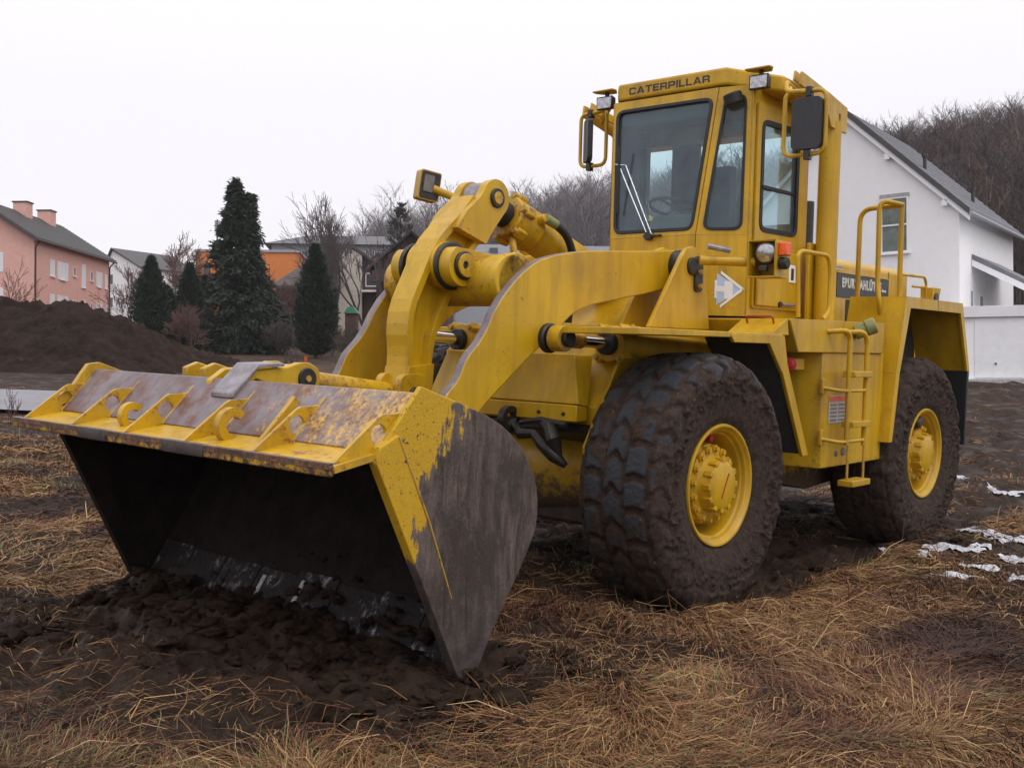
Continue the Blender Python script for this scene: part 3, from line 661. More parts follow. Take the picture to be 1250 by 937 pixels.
lp.prism([(3.118, 1.010), (3.118, 1.062), (3.142, 1.060), (3.142, 1.008)], -W - 0.03, W + 0.02); lp = lp.build('lip_edge', paint('yellow_paint_lip', 0.50, 1.0, 1.0), bucket, 0.008)
for (a, b) in ((-0.62, -0.36), (0.18, 0.52)):
    MB().prism([(3.112, 1.066), (3.146, 1.066), (3.152, 1.02), (3.146, 1.008), (3.112, 1.064)], a, b).build('wear_shroud', SHROUD, bucket, 0.006)
for i in range(6):
    y = -1.375 + i * 0.55; gh = 1.245
    G = [(3.10, 1.058), (2.865, 1.235), (2.84, 1.247), (2.76, 1.248), (2.71, 1.262), (2.885, 1.085)]
    hx, hz_ = 2.86, 1.165
    MB().prism(G, y - 0.010, y + 0.010, 'y', [circ(2.862, 1.165, 0.044, 20)]).build('gusset', YG, bucket, 0.003)
    # weld bead along the sheet
    MB().tube([(2.70, y + 0.012, 1.285), (2.885, y + 0.012, 1.090)], 0.011, 6).build('weld_seam', YR, bucket)
for y, hr_ in ((-0.47, 0.072), (0.44, 0.086)):                                             # welded lifting hooks
    pts = [(2.94 + hr_ * math.cos(rad(a)), 1.052 + hr_ + hr_ * math.sin(rad(a))) for a in range(140, -105, -10)]
    pin = [(2.94 + hr_ * .48 * math.cos(rad(a)), 1.052 + hr_ + hr_ * .48 * math.sin(rad(a))) for a in range(-100, 145, 10)]
    MB().prism(pts + pin, y - 0.022, y + 0.022).build('lifting_hook', YG, bucket, 0.005)
MB().obox((2.84, 0.665, 1.165), (0.10, 0, -0.105), (0, 0.014, 0), (0.016, 0, 0.016)).build('stiffener_bar', YG, bucket, 0.004)
# tilt bracket on the bucket's back edge and the bent tongue in front of it
for y in (-0.15, 0.12):
    br = MB().prism([(2.70, 1.27), (2.69, 1.325), (2.60, 1.385), (2.50, 1.392), (2.41, 1.402), (2.33, 1.425), (2.26, 1.425), (2.20, 1.395), (2.185, 1.33), (2.22, 1.26), (2.24, 1.21), (2.60, 1.34)], y - 0.024, y + 0.024).build('tilt_bracket', Y, bucket, 0.008)
    MB().cyl((2.28, y + 0.02, 1.34), (2.28, y + 0.036, 1.34), 0.058, 24).build('bracket_pin', GREASE, bucket, 0.005)
    MB().cyl((2.28, y + 0.03, 1.34), (2.28, y + 0.046, 1.34), 0.018, 6).build('pin_bolt', YR, bucket)
tg = MB().prism([(2.44, 1.405), (2.44, 1.424), (2.60, 1.420), (2.755, 1.272), (2.755, 1.245), (2.742, 1.250), (2.592, 1.400)], -0.03, 0.165).build('bent_tongue', STEELM, bucket, 0.006)
MB().prism([(2.46, 1.295), (2.46, 1.37), (2.38, 1.40), (2.25, 1.36), (2.2, 1.2)], -0.78, -0.73).build('back_lug', Y, bucket, 0.008)
MB().prism([(2.46, 1.295), (2.46, 1.37), (2.38, 1.40), (2.25, 1.36), (2.2, 1.2)], -0.60, -0.55).build('back_lug', Y, bucket, 0.008)
# hinge lugs behind, cutting edge and bolted segments scoured bright
for s in (1, -1):
    for a in (0.44, 0.60):
        MB().prism([(1.925, 0.93), (1.70, 0.66), (1.70, 0.50), (1.80, 0.44), (1.99, 0.46), (1.90, 0.62), (1.875, 0.80)], s * a - 0.02, s * a + 0.02).build('hinge_lug', YM, bucket, 0.006)
dv = Vector((2.32 - 2.10, 0, -0.02 - 0.30)).normalized(); nv = Vector((-dv.z, 0, dv.x)) ; nv = Vector((0.824, 0, 0.566))
random.seed(5)
for i in range(8):
    y = -1.20 + i * 0.34
    c0 = Vector((2.20, y, 0.165)) + nv * random.uniform(0.028, 0.036) + dv * random.uniform(0.01, 0.05)
    MB().obox(c0, dv * 0.125, (0, 0.168, 0), nv * 0.008).build('edge_segment', EDGE, bucket, 0.005)
    if i in (2, 3, 4, 6):
        MB().obox(c0 + Vector((0, -0.10, 0)) + dv * 0.02 + nv * 0.004, dv * random.uniform(0.07, 0.11), (0, 0.016, 0), nv * 0.009).build('segment_rib', SCRAPE if i in (3, 4) else EDGE, bucket, 0.004)
MB().obox(Vector((2.275, 0, 0.06)), dv * 0.10, (0, W, 0), nv * 0.022).build('cutting_edge', EDGE, bucket, 0.006)

# ---- front fenders with their struts
for s in (1, -1):
    q = lambda a, b: (a, b) if s > 0 else (-b, -a)
    f = MB(); xe = 0.865 if s > 0 else 0.15; f.prism([(xe, 1.625), (xe, 1.665), (-0.83, 1.665), (-0.83, 1.64), (-0.16, 1.64), (-0.16, 1.63)], *q(0.735, 1.283))
    fo = f.build('front_fender', Y, L, 0.005)
    MB().prism([(-0.13, 1.648), (-0.18, 1.598), (-0.64, 1.598), (-0.80, 1.43), (-0.835, 1.40), (-1.17, 0.815), (-1.255, 0.815), (-0.905, 1.45), (-0.845, 1.655)], *q(1.262, 1.290)).build('fender_strut', YT, fo, 0.005)
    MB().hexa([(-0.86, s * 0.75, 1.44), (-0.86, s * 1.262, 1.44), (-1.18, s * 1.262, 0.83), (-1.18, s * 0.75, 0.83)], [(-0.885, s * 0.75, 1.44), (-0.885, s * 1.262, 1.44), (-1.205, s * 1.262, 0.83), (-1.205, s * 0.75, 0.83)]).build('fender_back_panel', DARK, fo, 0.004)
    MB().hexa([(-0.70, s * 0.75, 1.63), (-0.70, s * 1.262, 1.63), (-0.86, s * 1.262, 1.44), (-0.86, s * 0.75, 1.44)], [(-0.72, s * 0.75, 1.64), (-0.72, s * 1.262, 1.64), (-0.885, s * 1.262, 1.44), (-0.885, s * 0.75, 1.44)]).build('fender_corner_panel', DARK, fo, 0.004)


# ---- rear frame, deck, tanks
rf = MB().prism([(-1.55, 1.5), (-1.40, 0.6), (-2.4, 0.42), (-4.6, 0.55), (-5.0, 0.8), (-5.0, 1.75), (-2.3, 1.75)], -0.72, 0.72).build('rear_frame', YM, L, 0.01)
MB().prism(circ(-1.675, 1.05, 0.16, 20), -0.25, 0.25).build('articulation_hinge', GREASE, rf, 0.01)
MB().lathe([(0.0, -0.80), (0.22, -0.80), (0.26, -0.3), (0.31, 0.0), (0.26, 0.3), (0.22, 0.80), (0.0, 0.80)], (-3.35, 0, 0.712), (0, 1, 0), 28).build('axle_housing', YM, rf, 0.004)
for s in (1, -1):
    q = lambda a, b: (a, b) if s > 0 else (-b, -a)
    dk = MB().prism([(-0.92, 1.765), (-1.05, 1.545), (-2.50, 1.55), (-2.50, 1.79), (-0.93, 1.775)], *q(0.60, 1.288)).build('deck', Y, L, 0.006)
    MB().prism([(-0.905, 1.775), (-0.70, 1.672), (-0.70, 1.655), (-0.93, 1.66)], *q(0.93, 1.275)).build('deck_step', Y, dk, 0.004)
    MB().tube(rounded([(-0.835, s * 1.01, 1.73), (-0.81, s * 1.01, 1.785), (-0.81, s * 1.21, 1.785), (-0.835, s * 1.21, 1.73)], 0.02), 0.007, 8).build('step_handle', REDP, dk)
    tk = MB()
    P = [(-1.47, s * 1.272), (-1.27, s * 0.74), (-2.55, s * 0.74), (-2.55, s * 1.272)]
    pb = [(-1.49, s * 1.272), (-1.44, s * 1.05), (-1.44, s * 0.74), (-2.55, s * 0.74), (-2.55, s * 1.272)]
    pt = [(-1.47, s * 1.272), (-1.35, s * 1.00), (-1.27, s * 0.74), (-2.55, s * 0.74), (-2.55, s * 1.272)]
    n = len(pt)
    vs = [(x, y, 0.705) for x, y in pb] + [(x, y, 1.549) for x, y in pt]
    tk.add(vs, [tuple(range(n - 1, -1, -1)), tuple(range(n, 2 * n))] + [(i, (i + 1) % n, (i + 1) % n + n, i + n) for i in range(n)])
    tank = tk.build('fuel_tank', YT, L, 0.008)
    if s > 0:
        MB().box(-1.87, -1.585, 1.274, 1.278, 1.03, 1.235).build('data_plate', STICK, tank, 0)
        MB().box(-1.865, -1.59, 1.278, 1.2805, 1.19, 1.228).build('plate_heading', plain('plate_red', (0.62, 0.13, 0.06), 0.5), tank, 0)
        pr = MB()
        for r_ in range(5):
            for c_ in range(2):
                pr.box(-1.85 + c_ * 0.135, -1.74 + c_ * 0.135, 1.278, 1.2797, 1.045 + r_ * 0.028, 1.060 + r_ * 0.028)
        pr.build('plate_table', GREYP, tank, 0)
        for x_, z_ in ((-1.74, 0.80), (-1.86, 0.81)):
            MB().cyl((x_, 1.27, z_), (x_, 1.282, z_), 0.022 if x_ > -1.8 else 0.032, 12).build('drain_plug', GREYP, tank, 0.003)
    rl = MB(); rl.cyl((-1.13, s * 1.18, 1.46), (-1.10, s * 1.20, 1.46), 0.052, 20); rl.cyl((-1.10, s * 1.20, 1.46), (-1.06, s * 1.215, 1.462), 0.034, 16)
    rl.build('red_reflector_lamp', REDM, dk, 0.008)
    MB().box(-1.35, -1.10, *q(1.08, 1.19), 1.42, 1.50).build('lamp_bracket', Y, dk, 0.004)

# ---- ladder
ld = empty('ladder', (-1.78, 1.40, 0.7)); ld.parent = L
def lw(p): return (p[0] + 1.78, p[1] - 1.40, p[2] - 0.7)
def ltube(name, pts, r, mat, rr=0.06, n=12):
    return MB().tube([lw(tuple(p)) for p in rounded(pts, rr)], r, n).build(name, mat, ld)
ltube('side_rail', [(-1.50, 1.28, 1.70), (-1.58, 1.40, 1.71), (-1.63, 1.40, 1.66), (-1.63, 1.40, 0.88)], 0.019, Y)
ltube('side_rail', [(-1.78, 1.28, 1.70), (-1.86, 1.40, 1.71), (-1.93, 1.40, 1.64), (-1.93, 1.40, 0.86)], 0.019, Y)
for z in (1.395, 1.03):
    MB().box(*[a for a in (-0.165 + 0.015, 0.165 - 0.015)], -0.05, 0.05, z - 0.7 - 0.022, z - 0.7 + 0.022).build('tread', Y, ld, 0.005)
for z in (1.275, 0.905):
    ltube('brace_bar', [(-1.95, 1.40, z), (-1.52, 1.40, z), (-1.45, 1.28, z + 0.02)], 0.014, Y, 0.05)
    MB().obox(lw((-1.46, 1.285, z + 0.03)), (0.03, 0, 0), (0, 0.012, 0), (0, 0, 0.055)).build('brace_foot', Y, ld, 0.004)
for x in (-1.66, -1.94):
    ltube('hanger_cable', [(x, 1.40, 0.9), (x, 1.40, 0.60)], 0.010, YR, n=8)
MB().box(-0.165, 0.145, -0.06, 0.06, -0.125, -0.08).build('bottom_step', YA, ld, 0.006)
gr = ltube('grab_rail', [(-1.40, 1.10, 1.80), (-1.36, 1.10, 2.25), (-1.42, 1.10, 2.28), (-1.85, 1.10, 2.28), (-1.90, 1.10, 2.18), (-1.90, 1.10, 1.86), (-1.80, 1.10, 1.80)], 0.017, Y, 0.07)
fc = MB(); fc.cyl(lw((-1.95, 1.29, 1.70)), lw((-2.0, 1.38, 1.745)), 0.055, 22); fc.cyl(lw((-1.985, 1.355, 1.735)), lw((-2.02, 1.42, 1.765)), 0.062, 22)
fc.build('filler_cap', OLIVE, ld, 0.01)

# ---- rear fenders
for s in (1, -1):
    q = lambda a, b: (a, b) if s > 0 else (-b, -a)
    rfm = MB()
    OUT = [(-2.50, 0.85), (-2.60, 1.40), (-2.755, 2.015), (-4.04, 2.015), (-4.285, 1.41)]
    INN = [(-4.225, 1.41), (-4.0, 1.925), (-2.85, 1.925), (-2.675, 1.40), (-2.575, 0.85)]
    rfm.prism(OUT + INN, *q(1.335, 1.357))
    z0 = lambda a, b, t, y0=0.88: rfm.hexa([(a[0], s * y0, a[1]), (a[0], s * 1.335, a[1]), (b[0], s * 1.335, b[1]), (b[0], s * y0, b[1])],
                              [(a[0] + t[0], s * y0, a[1] + t[1]), (a[0] + t[0], s * 1.335, a[1] + t[1]), (b[0] + t[0], s * 1.335, b[1] + t[1]), (b[0] + t[0], s * y0, b[1] + t[1])])
    z0((-2.50, 0.85), (-2.60, 1.40), (-0.02, 0), 0.93); z0((-2.60, 1.402), (-2.755, 2.015), (-0.02, -0.002)); z0((-2.757, 2.015), (-4.04, 2.015), (0, -0.02)); z0((-4.04, 2.013), (-4.285, 1.41), (0.02, 0))
    rfo = rfm.build('rear_fender', YT, L, 0.005)
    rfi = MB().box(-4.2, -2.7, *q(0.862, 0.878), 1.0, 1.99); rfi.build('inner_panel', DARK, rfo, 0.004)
    MB().prism([(-4.285, 1.41), (-4.25, 0.74), (-4.22, 0.74), (-4.24, 1.41)], *q(0.88, 1.355)).build('mud_flap', BLK, rfo, 0.004)
    MB().box(-3.445, -3.438, *q(1.36, 1.3605), 1.93, 2.014).build('panel_joint', DARK, rfo)
    rail = empty('fender_rail', (-2.8, s * 1.1, 2.0)); rail.parent = L
    def fr(name, pts, r=0.021): return MB().tube([(p[0] + 2.8, (p[1]) * s - s * 1.1, p[2] - 2.0) for p in [tuple(v) for v in rounded(pts, 0.11, 7)]], r, 12).build(name, Y, rail)
    fr('rail_tube', [(-2.80, 0.92, 2.0), (-2.80, 0.92, 2.74), (-2.815, 1.25, 2.755)])
    fr('rail_tube', [(-2.735, 1.155, 1.86), (-2.70, 1.155, 1.96), (-2.72, 1.125, 2.10), (-2.72, 1.115, 2.80), (-2.82, 1.275, 2.755)])
    MB().tube([(-0.02, s * 0.16, 0.765), (-0.03, s * 0.165, 0.02)], 0.021, 12).build('rail_tube', Y, rail)
    MB().obox((0.055, s * 0.055, -0.13), (0.012, 0, 0.003), (0, 0.035, 0), (0, 0, 0.03)).build('rail_foot', YR, rail, 0.005)

# ---- engine hood with its dark name panel
hd = MB().prism([(-0.50, 1.70), (-0.50, 2.34), (-0.455, 2.385), (0.455, 2.385), (0.50, 2.34), (0.50, 1.70)], -4.93, -2.15, 'x').build('engine_hood', Y, L, 0.02, seg=3)
for s in (1, -1):
    y0 = s * 0.503
    MB().box(-4.42, -3.30, min(y0, y0 + s * 0.003), max(y0, y0 + s * 0.003), 2.045, 2.262).build('name_panel', BLKP, hd)
    MB().box(-4.44, -3.28, min(y0, y0 + s * 0.012), max(y0, y0 + s * 0.012), 2.262, 2.272).build('panel_trim', YM if False else Y, hd)
    MB().box(-4.445, -4.435, min(y0, y0 + s * 0.003), max(y0, y0 + s * 0.003), 1.8, 2.34).build('hood_joint', DARK, hd)
    if s > 0:
        text_mesh('hood_lettering', 'EBURWAHLÜTZE', plain('lettering_cream', (0.55, 0.55, 0.48), 0.5), hd, (-3.83, 0.508, 2.175), (-1, 0, 0), (0, 0, 1), 0.115, 0.86, 0.001, 0.006)
        text_mesh('hood_small_lettering', 'bau', WHITE, hd, (-4.33, 0.508, 2.15), (-1, 0, 0), (0, 0, 1), 0.04, 0.09, 0.001, 0.001)
        MB().box(-3.42, -3.20, 0.503, 0.505, 2.315, 2.328).build('warning_strip', STICK, hd); MB().box(-3.42, -3.22, 0.503, 0.505, 2.285, 2.30).build('warning_strip', STICK, hd)
MB().tube(rounded([(-4.45, 0.60, 2.32), (-4.95, 0.66, 2.32), (-5.0, 0.66, 2.26), (-5.0, 0.66, 1.8)], 0.06), 0.014, 10).build('tail_rail', Y, hd)
MB().tube([(-5.0, 0.66, 2.22), (-4.80, 0.60, 2.22)], 0.012, 8).build('tail_rail', Y, hd)
tl = MB(); tl.hexa([(-4.98, 0.62, 2.0), (-4.98, 0.72, 2.0), (-5.16, 0.72, 2.0), (-5.16, 0.62, 2.0)], [(-5.0, 0.60, 2.22), (-5.0, 0.74, 2.22), (-5.20, 0.74, 2.22), (-5.20, 0.60, 2.22)])
tl = tl.build('tail_lamp_box', Y, hd, 0.008); MB().cyl((-5.08, 0.725, 2.12), (-5.08, 0.745, 2.12), 0.05, 16).build('lamp_lens', BLKP, tl, 0.004)
MB().box(-5.2, -4.95, -0.9, 0.9, 0.75, 1.75).build('counterweight', Y, L, 0.04)
MB().cyl((-3.9, -0.1, 2.38), (-3.9, -0.1, 3.0), 0.06, 20).build('exhaust_stack', GREASE, hd, 0.01)
# ---- cab
def patch(mb, A, B, B2, A2, pts, holes=(), t0=-0.02, t1=0.02):
    """a plate with holes on the (slightly twisted) quad A B B2 A2; pts in 0..1 across and up; t along the outward normal"""
    A, B, B2, A2 = map(Vector, (A, B, B2, A2)); nrm = ((B - A).cross(A2 - A)).normalized()
    pos = lambda p: A * (1 - p[0]) * (1 - p[1]) + B * p[0] * (1 - p[1]) + B2 * p[0] * p[1] + A2 * (1 - p[0]) * p[1]
    loops = [list(pts)] + [list(h) for h in holes]; flat = [p for l in loops for p in l]; n = len(flat)
    tr = tessellate_polygon([[Vector((p[0], p[1], 0)) for p in l] for l in loops])
    vs = [pos(p) + nrm * t0 for p in flat] + [pos(p) + nrm * t1 for p in flat]
    fs = [tuple(t) for t in tr] + [tuple(i + n for i in reversed(t)) for t in tr]; o = 0
    for l in loops:
        k = len(l); fs += [(o + i, o + (i + 1) % k, o + (i + 1) % k + n, o + i + n) for i in range(k)]; o += k
    return mb.add(vs, fs)
U = [(0, 0), (1, 0), (1, 1), (0, 1)]
def rr(pts, r, sx, sz, n=5):                       # rounded polygon given in 0..1 with the plate's real size
    return [(p[0] / sx, p[1] / sz) for p in rrect(0, 0, 0, 0, r, n, [(a * sx, b * sz) for a, b in pts])]
def seal(mb, quad, loop, wd, sx, sz, t0, t1):
    c = Vector((sum(p[0] * sx for p in loop) / len(loop), sum(p[1] * sz for p in loop) / len(loop)))
    P = [(p[0] * sx, p[1] * sz) for p in loop]
    area = sum(P[i - 1][0] * P[i][1] - P[i][0] * P[i - 1][1] for i in range(len(P)))
    ins = inset_poly(P, -wd if area > 0 else wd)
    # make sure the inner loop is really the smaller one
    a2 = sum(ins[i - 1][0] * ins[i][1] - ins[i][0] * ins[i - 1][1] for i in range(len(P)))
    if abs(a2) > abs(area): ins = inset_poly(P, wd if area > 0 else -wd)
    ins = [(p[0] / sx, p[1] / sz) for p in ins]
    patch(mb, *quad, loop, [ins], t0, t1); return ins
ZB, ZT = 1.80, 3.50
xf = lambda z: -1.12 - 0.115 * max(0, z - 2.43) / 1.02            # the screen leans back a little
yf = lambda z: 0.39 + 0.085 * max(0, z - 2.43) / 1.02
cab = MB()
# screen frame
Fq = [(xf(2.43), -yf(2.43), 2.40), (xf(2.43), yf(2.43), 2.40), (xf(ZT), yf(ZT), ZT), (xf(ZT), -yf(ZT), ZT)]
ws = rr([(0.035, 0.03), (0.965, 0.03), (0.975, 0.94), (0.025, 0.94)], 0.08, 0.87, 1.1, 5)
patch(cab, *Fq, U, [ws], -0.02, 0.015)
Cq = {}; Dq = {}
for s in (1, -1):
    xc = -1.30 if s > 0 else -1.62
    A, B = (xf(2.43), s * yf(2.43), 2.40), (xc, s * 0.72, 2.40); B2, A2 = (xc, s * 0.72, ZT), (xf(ZT), s * yf(ZT), ZT)
    Cq[s] = (A, B, B2, A2) if s > 0 else (B, A, A2, B2)
    lo = rr([(0.10, 0.03), (0.90, 0.03), (0.86, 0.94), (0.20, 0.94)] if s > 0 else [(0.10, 0.03), (0.90, 0.03), (0.80, 0.94), (0.14, 0.94)], 0.075, 0.34, 1.1, 6)
    patch(cab, *Cq[s], U, [lo], -0.02, 0.015); Cq[s] = (Cq[s], lo)
    # lower front corner and lower nose
    a, b = (-1.12, s * 0.39, ZB), (xc, s * 0.72, ZB); a2, b2 = (-1.12, s * 0.39, 2.40), (xc, s * 0.72, 2.40)
    patch(cab, *((a, b, b2, a2) if s > 0 else (b, a, a2, b2)), U, (), -0.02, 0.015)
    # side with a door opening
    a, b = (xc, s * 0.72, ZB), (-2.12, s * 0.755, ZB); a2, b2 = (xc, s * 0.72, ZT), (-2.12, s * 0.755, ZT)
    Dq[s] = (a, b, b2, a2) if s > 0 else (b, a, a2, b2)
    fx = (lambda x: (x + 1.30) / -0.82) if s > 0 else (lambda x: 1 - (x + 1.62) / -0.50); sx_ = 0.82 if s > 0 else 0.5; xa, xb = (-1.35, -1.40) if s > 0 else (-1.90, -1.94); xw = -1.955 if s > 0 else -2.07
    fz = lambda z: (z - ZB) / (ZT - ZB)
    op = rr([(fx(xa), fz(2.36)), (fx(-2.06), fz(2.36)), (fx(-2.06), fz(3.34)), (fx(xa), fz(3.34))][::(1 if s > 0 else -1)], 0.05, sx_, 1.7)
    patch(cab, *Dq[s], U, [op], -0.02, 0.012)
    cab.box(xc - 0.03, xc + 0.01, min(s * 0.70, s * 0.74), max(s * 0.70, s * 0.74), ZB, ZT)
patch(cab, (-1.12, -0.39, ZB), (-1.12, 0.39, ZB), (-1.12, 0.39, 2.40), (-1.12, -0.39, 2.40), U, (), -0.02, 0.015)
bk = rr([(0.035, 0.45), (0.645, 0.45), (0.645, 0.965), (0.035, 0.965)], 0.05, 1.5, 1.7); bk2 = rr([(0.825, 0.45), (0.988, 0.45), (0.988, 0.965), (0.825, 0.965)], 0.03, 1.5, 1.7)
patch(cab, (-2.12, 0.755, ZB), (-2.12, -0.755, ZB), (-2.12, -0.755, ZT), (-2.12, 0.755, ZT), U, [bk, bk2], -0.02, 0.012)
cabo = cab.build('cab', Y, L, 0.006)
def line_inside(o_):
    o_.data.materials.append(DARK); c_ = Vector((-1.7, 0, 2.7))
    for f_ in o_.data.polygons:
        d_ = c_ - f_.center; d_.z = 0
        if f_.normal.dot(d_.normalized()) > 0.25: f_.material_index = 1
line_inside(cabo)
inn = MB(); inn.prism([(-1.15, 0.36), (-1.32, 0.69), (-2.08, 0.71), (-2.08, -0.71), (-1.64, -0.69), (-1.15, -0.36)], 1.86, 2.0, 'z'); inn.prism([(-1.26, 0.44), (-1.32, 0.69), (-2.08, 0.71), (-2.08, -0.71), (-1.64, -0.69), (-1.26, -0.44)], 3.42, 3.46, 'z')
inn.build('cab_lining', DARK, cabo)
def window(name, quad, loop, sx, sz, wd=0.026, parent=None):
    m = MB(); ins = seal(m, quad, loop, wd, sx, sz, -0.026, 0.024); fr_ = m.build(name, BLK, parent or cabo, 0.004)
    g = MB(); patch(g, *quad, ins, (), -0.003, 0.001); g.build('glass_pane', GLASS, fr_)
    return fr_
window('windscreen', Fq, ws, 0.87, 1.1)
for s in (1, -1):
    window('corner_window', Cq[s][0], Cq[s][1], 0.34, 1.1, 0.022)
    fx = (lambda x: (x + 1.30) / -0.82) if s > 0 else (lambda x: 1 - (x + 1.62) / -0.50); sx_ = 0.82 if s > 0 else 0.5; xa, xb = (-1.35, -1.40) if s > 0 else (-1.90, -1.94); xw = -1.955 if s > 0 else -2.07
    D = MB(); dl = rr([(fx(xa + .005), fz(1.865)), (fx(-2.105), fz(1.865)), (fx(-2.105), fz(3.385)), (fx(xa + .005), fz(3.385))][::(1 if s > 0 else -1)], 0.03, sx_, 1.7)
    P4 = [(xb, 2.435), (xw, 2.435), (xw, 3.27), (xb, 3.27)]
    wl = rr([(fx(x), fz(z)) for x, z in P4][::(1 if s > 0 else -1)], 0.085 if s > 0 else 0.03, sx_, 1.7, 7)
    patch(D, *Dq[s], dl, [wl], 0.014, 0.034)
    door = D.build('door', Y, cabo, 0.005); line_inside(door)
    m = MB(); ins = seal(m, Dq[s], wl, 0.036, sx_, 1.7, 0.002, 0.041); fr_ = m.build('door_window', BLK, door, 0.004)
    g = MB(); patch(g, *Dq[s], ins, (), 0.020, 0.024); g.build('glass_pane', GLASS, fr_)
    ym = s * 0.757
    if s > 0: MB().box(-1.94, -1.41, *sorted((ym - s * 0.004, ym + s * 0.018)), 2.755, 2.782).build('window_bar', BLK, fr_, 0.003)
    if s > 0: MB().box(-1.925, -1.90, *sorted((ym - s * 0.01, ym + s * 0.012)), 2.46, 3.25).build('window_bar', BLK, fr_, 0.003)
    if s > 0: MB().box(-2.09, -1.35, *sorted((s * 0.768, s * 0.782)), 2.318, 2.334).build('belt_moulding', Y, door, 0.004)
    if s > 0:
        MB().box(-2.08, -1.36, 0.768, 0.788, 1.885, 2.305).build('locker_lid', Y, door, 0.005)
        h = MB().box(-1.955, -1.835, 0.786, 0.796, 2.08, 2.215).build('handle_plate', WHITE, door, 0.004)
        MB().box(-1.90, -1.86, 0.795, 0.80, 2.10, 2.19).build('door_handle', BLKP, door, 0.002)
        MB().cyl((-1.75, 0.79, 1.905), (-1.92, 0.81, 1.91), 0.012, 8).build('lid_latch', STEELM, door)
        MB().cyl((-1.70, 0.785, 1.905), (-1.70, 0.805, 1.905), 0.022, 10).build('lid_lock', GREASE, door)
for s in (1,):                                                          # louvred panel behind the door
    lv = MB().box(-2.30, -2.10, 0.70, 0.775, 1.80, 2.34).build('louvre_panel', Y, cabo, 0.006)
    for k in range(10):
        MB().box(-2.275, -2.15, 0.772, 0.779, 1.885 + k * 0.036, 1.900 + k * 0.036).build('louvre_slot', DARK, lv)
    for z in (1.835, 1.86): MB().cyl((-2.16, 0.77, z), (-2.16, 0.785, z), 0.01, 6).build('panel_screw', GREASE, lv)
MB().box(-2.118, -2.09, -0.6, 0.6, 2.42, 2.46).build('rear_sill', BLK, cabo)
# inside: seat, steering column, console
st = MB(); st.prism(rrect(-2.0, -1.45, 2.30, 2.44, 0.05), -0.26, 0.26); st.hexa([(-1.93, -0.26, 2.40), (-1.93, 0.26, 2.40), (-1.80, 0.26, 2.40), (-1.80, -0.26, 2.40)], [(-2.05, -0.17, 3.05), (-2.05, 0.17, 3.05), (-1.95, 0.17, 3.05), (-1.95, -0.17, 3.05)])
seat = st.build('seat', SEATM, cabo, 0.04, seg=3); MB().box(-1.85, -1.6, -0.15, 0.15, 2.0, 2.3).build('seat_base', DARK, seat, 0.01)
stc = MB().tube([(-1.28, 0, 2.0), (-1.42, 0, 2.62)], 0.05, 14).build('steering_column', GREYP, cabo)
swm = MB(); c0 = Vector((-1.43, 0, 2.66)); ax = Vector((-0.25, 0, 1)).normalized(); u = Vector((0, 1, 0)); v = ax.cross(u)
swm.tube([c0 + (u * math.cos(a) + v * math.sin(a)) * 0.21 for a in [2 * math.pi * i / 32 for i in range(33)]], 0.014, 8)
for a in (0.4, 2.5, 4.6): swm.tube([c0, c0 + (u * math.cos(a) + v * math.sin(a)) * 0.21], 0.012, 6)
swm.build('steering_wheel', BLK, stc)
MB().prism([(-1.17, 2.0), (-1.17, 2.40), (-1.32, 2.60), (-1.40, 2.58), (-1.38, 2.0)], -0.14, 0.22).build('dashboard', GREYP, cabo, 0.03)
MB().box(-1.75, -1.5, -0.55, -0.36, 2.0, 2.6).build('console', DARK, cabo, 0.03)
MB().box(-1.28, -1.26, -0.42, 0.42, 3.30, 3.42).build('sun_blind', DARK, cabo, 0.01)
for y, l in ((0.0, 0), (0.04, 1)):                                      # parallel wiper arms
    MB().tube([(-1.075, -0.02 + y, 2.415), (-1.115, -0.335 + y * 1.6, 2.975)], 0.0045, 8).build('wiper_arm', CHROME, cabo)
MB().tube([(-1.095, -0.36, 2.985), (-1.115, -0.28, 2.975)], 0.005, 8).build('wiper_arm', CHROME, cabo)
MB().box(-1.108, -1.095, -0.335, -0.315, 2.60, 3.12).build('wiper_blade', BLK, cabo, 0.003)
MB().cyl((-1.10, -0.01, 2.405), (-1.06, -0.01, 2.405), 0.035, 14).build('wiper_hub', GREASE, cabo, 0.005)
MB().box(-1.10, -1.07, -0.06, 0.10, 2.40, 2.415).build('wiper_bracket', BLKP, cabo, 0.004)
# H-and-arrow sticker on the lower corner panel
def chf(yv, z, t=0.0): 
    k = (yv - 0.39) / 0.33; n_ = Vector((0.878, 0.479, 0)); return Vector((-1.12 - 0.18 * k, yv, z)) + n_ * (0.0155 + t)
def decal(name, polys, mat, t):
    m = MB()
    for pl in polys:
        n = len(pl); vs = [chf(a, b, t) for a, b in pl] + [chf(a, b, t + 0.0015) for a, b in pl]
        m.add(vs, [tuple(range(n)), tuple(range(2 * n - 1, n - 1, -1))] + [(i, (i + 1) % n, (i + 1) % n + n, i + n) for i in range(n)])
    return m.build(name, mat, cabo, smooth=0)
decal('emblem_field', [[(0.535, 1.88), (0.535, 2.115), (0.700, 1.998)]], BLUEW, 0.0)
decal('emblem_letter', [[(0.522, 1.93), (0.522, 2.065), (0.538, 2.065), (0.538, 1.93)], [(0.585, 1.925), (0.585, 2.06), (0.640, 2.055), (0.640, 1.93)], [(0.538, 1.98), (0.538, 2.025), (0.585, 2.02), (0.585, 1.975)]], WHITE, 0.002)
decal('emblem_arrow', [[(0.560, 2.135), (0.560, 2.112), (0.700, 1.988), (0.715, 2.0)], [(0.560, 1.858), (0.560, 1.88), (0.70, 2.008), (0.715, 2.0)]], WHITE, 0.004)

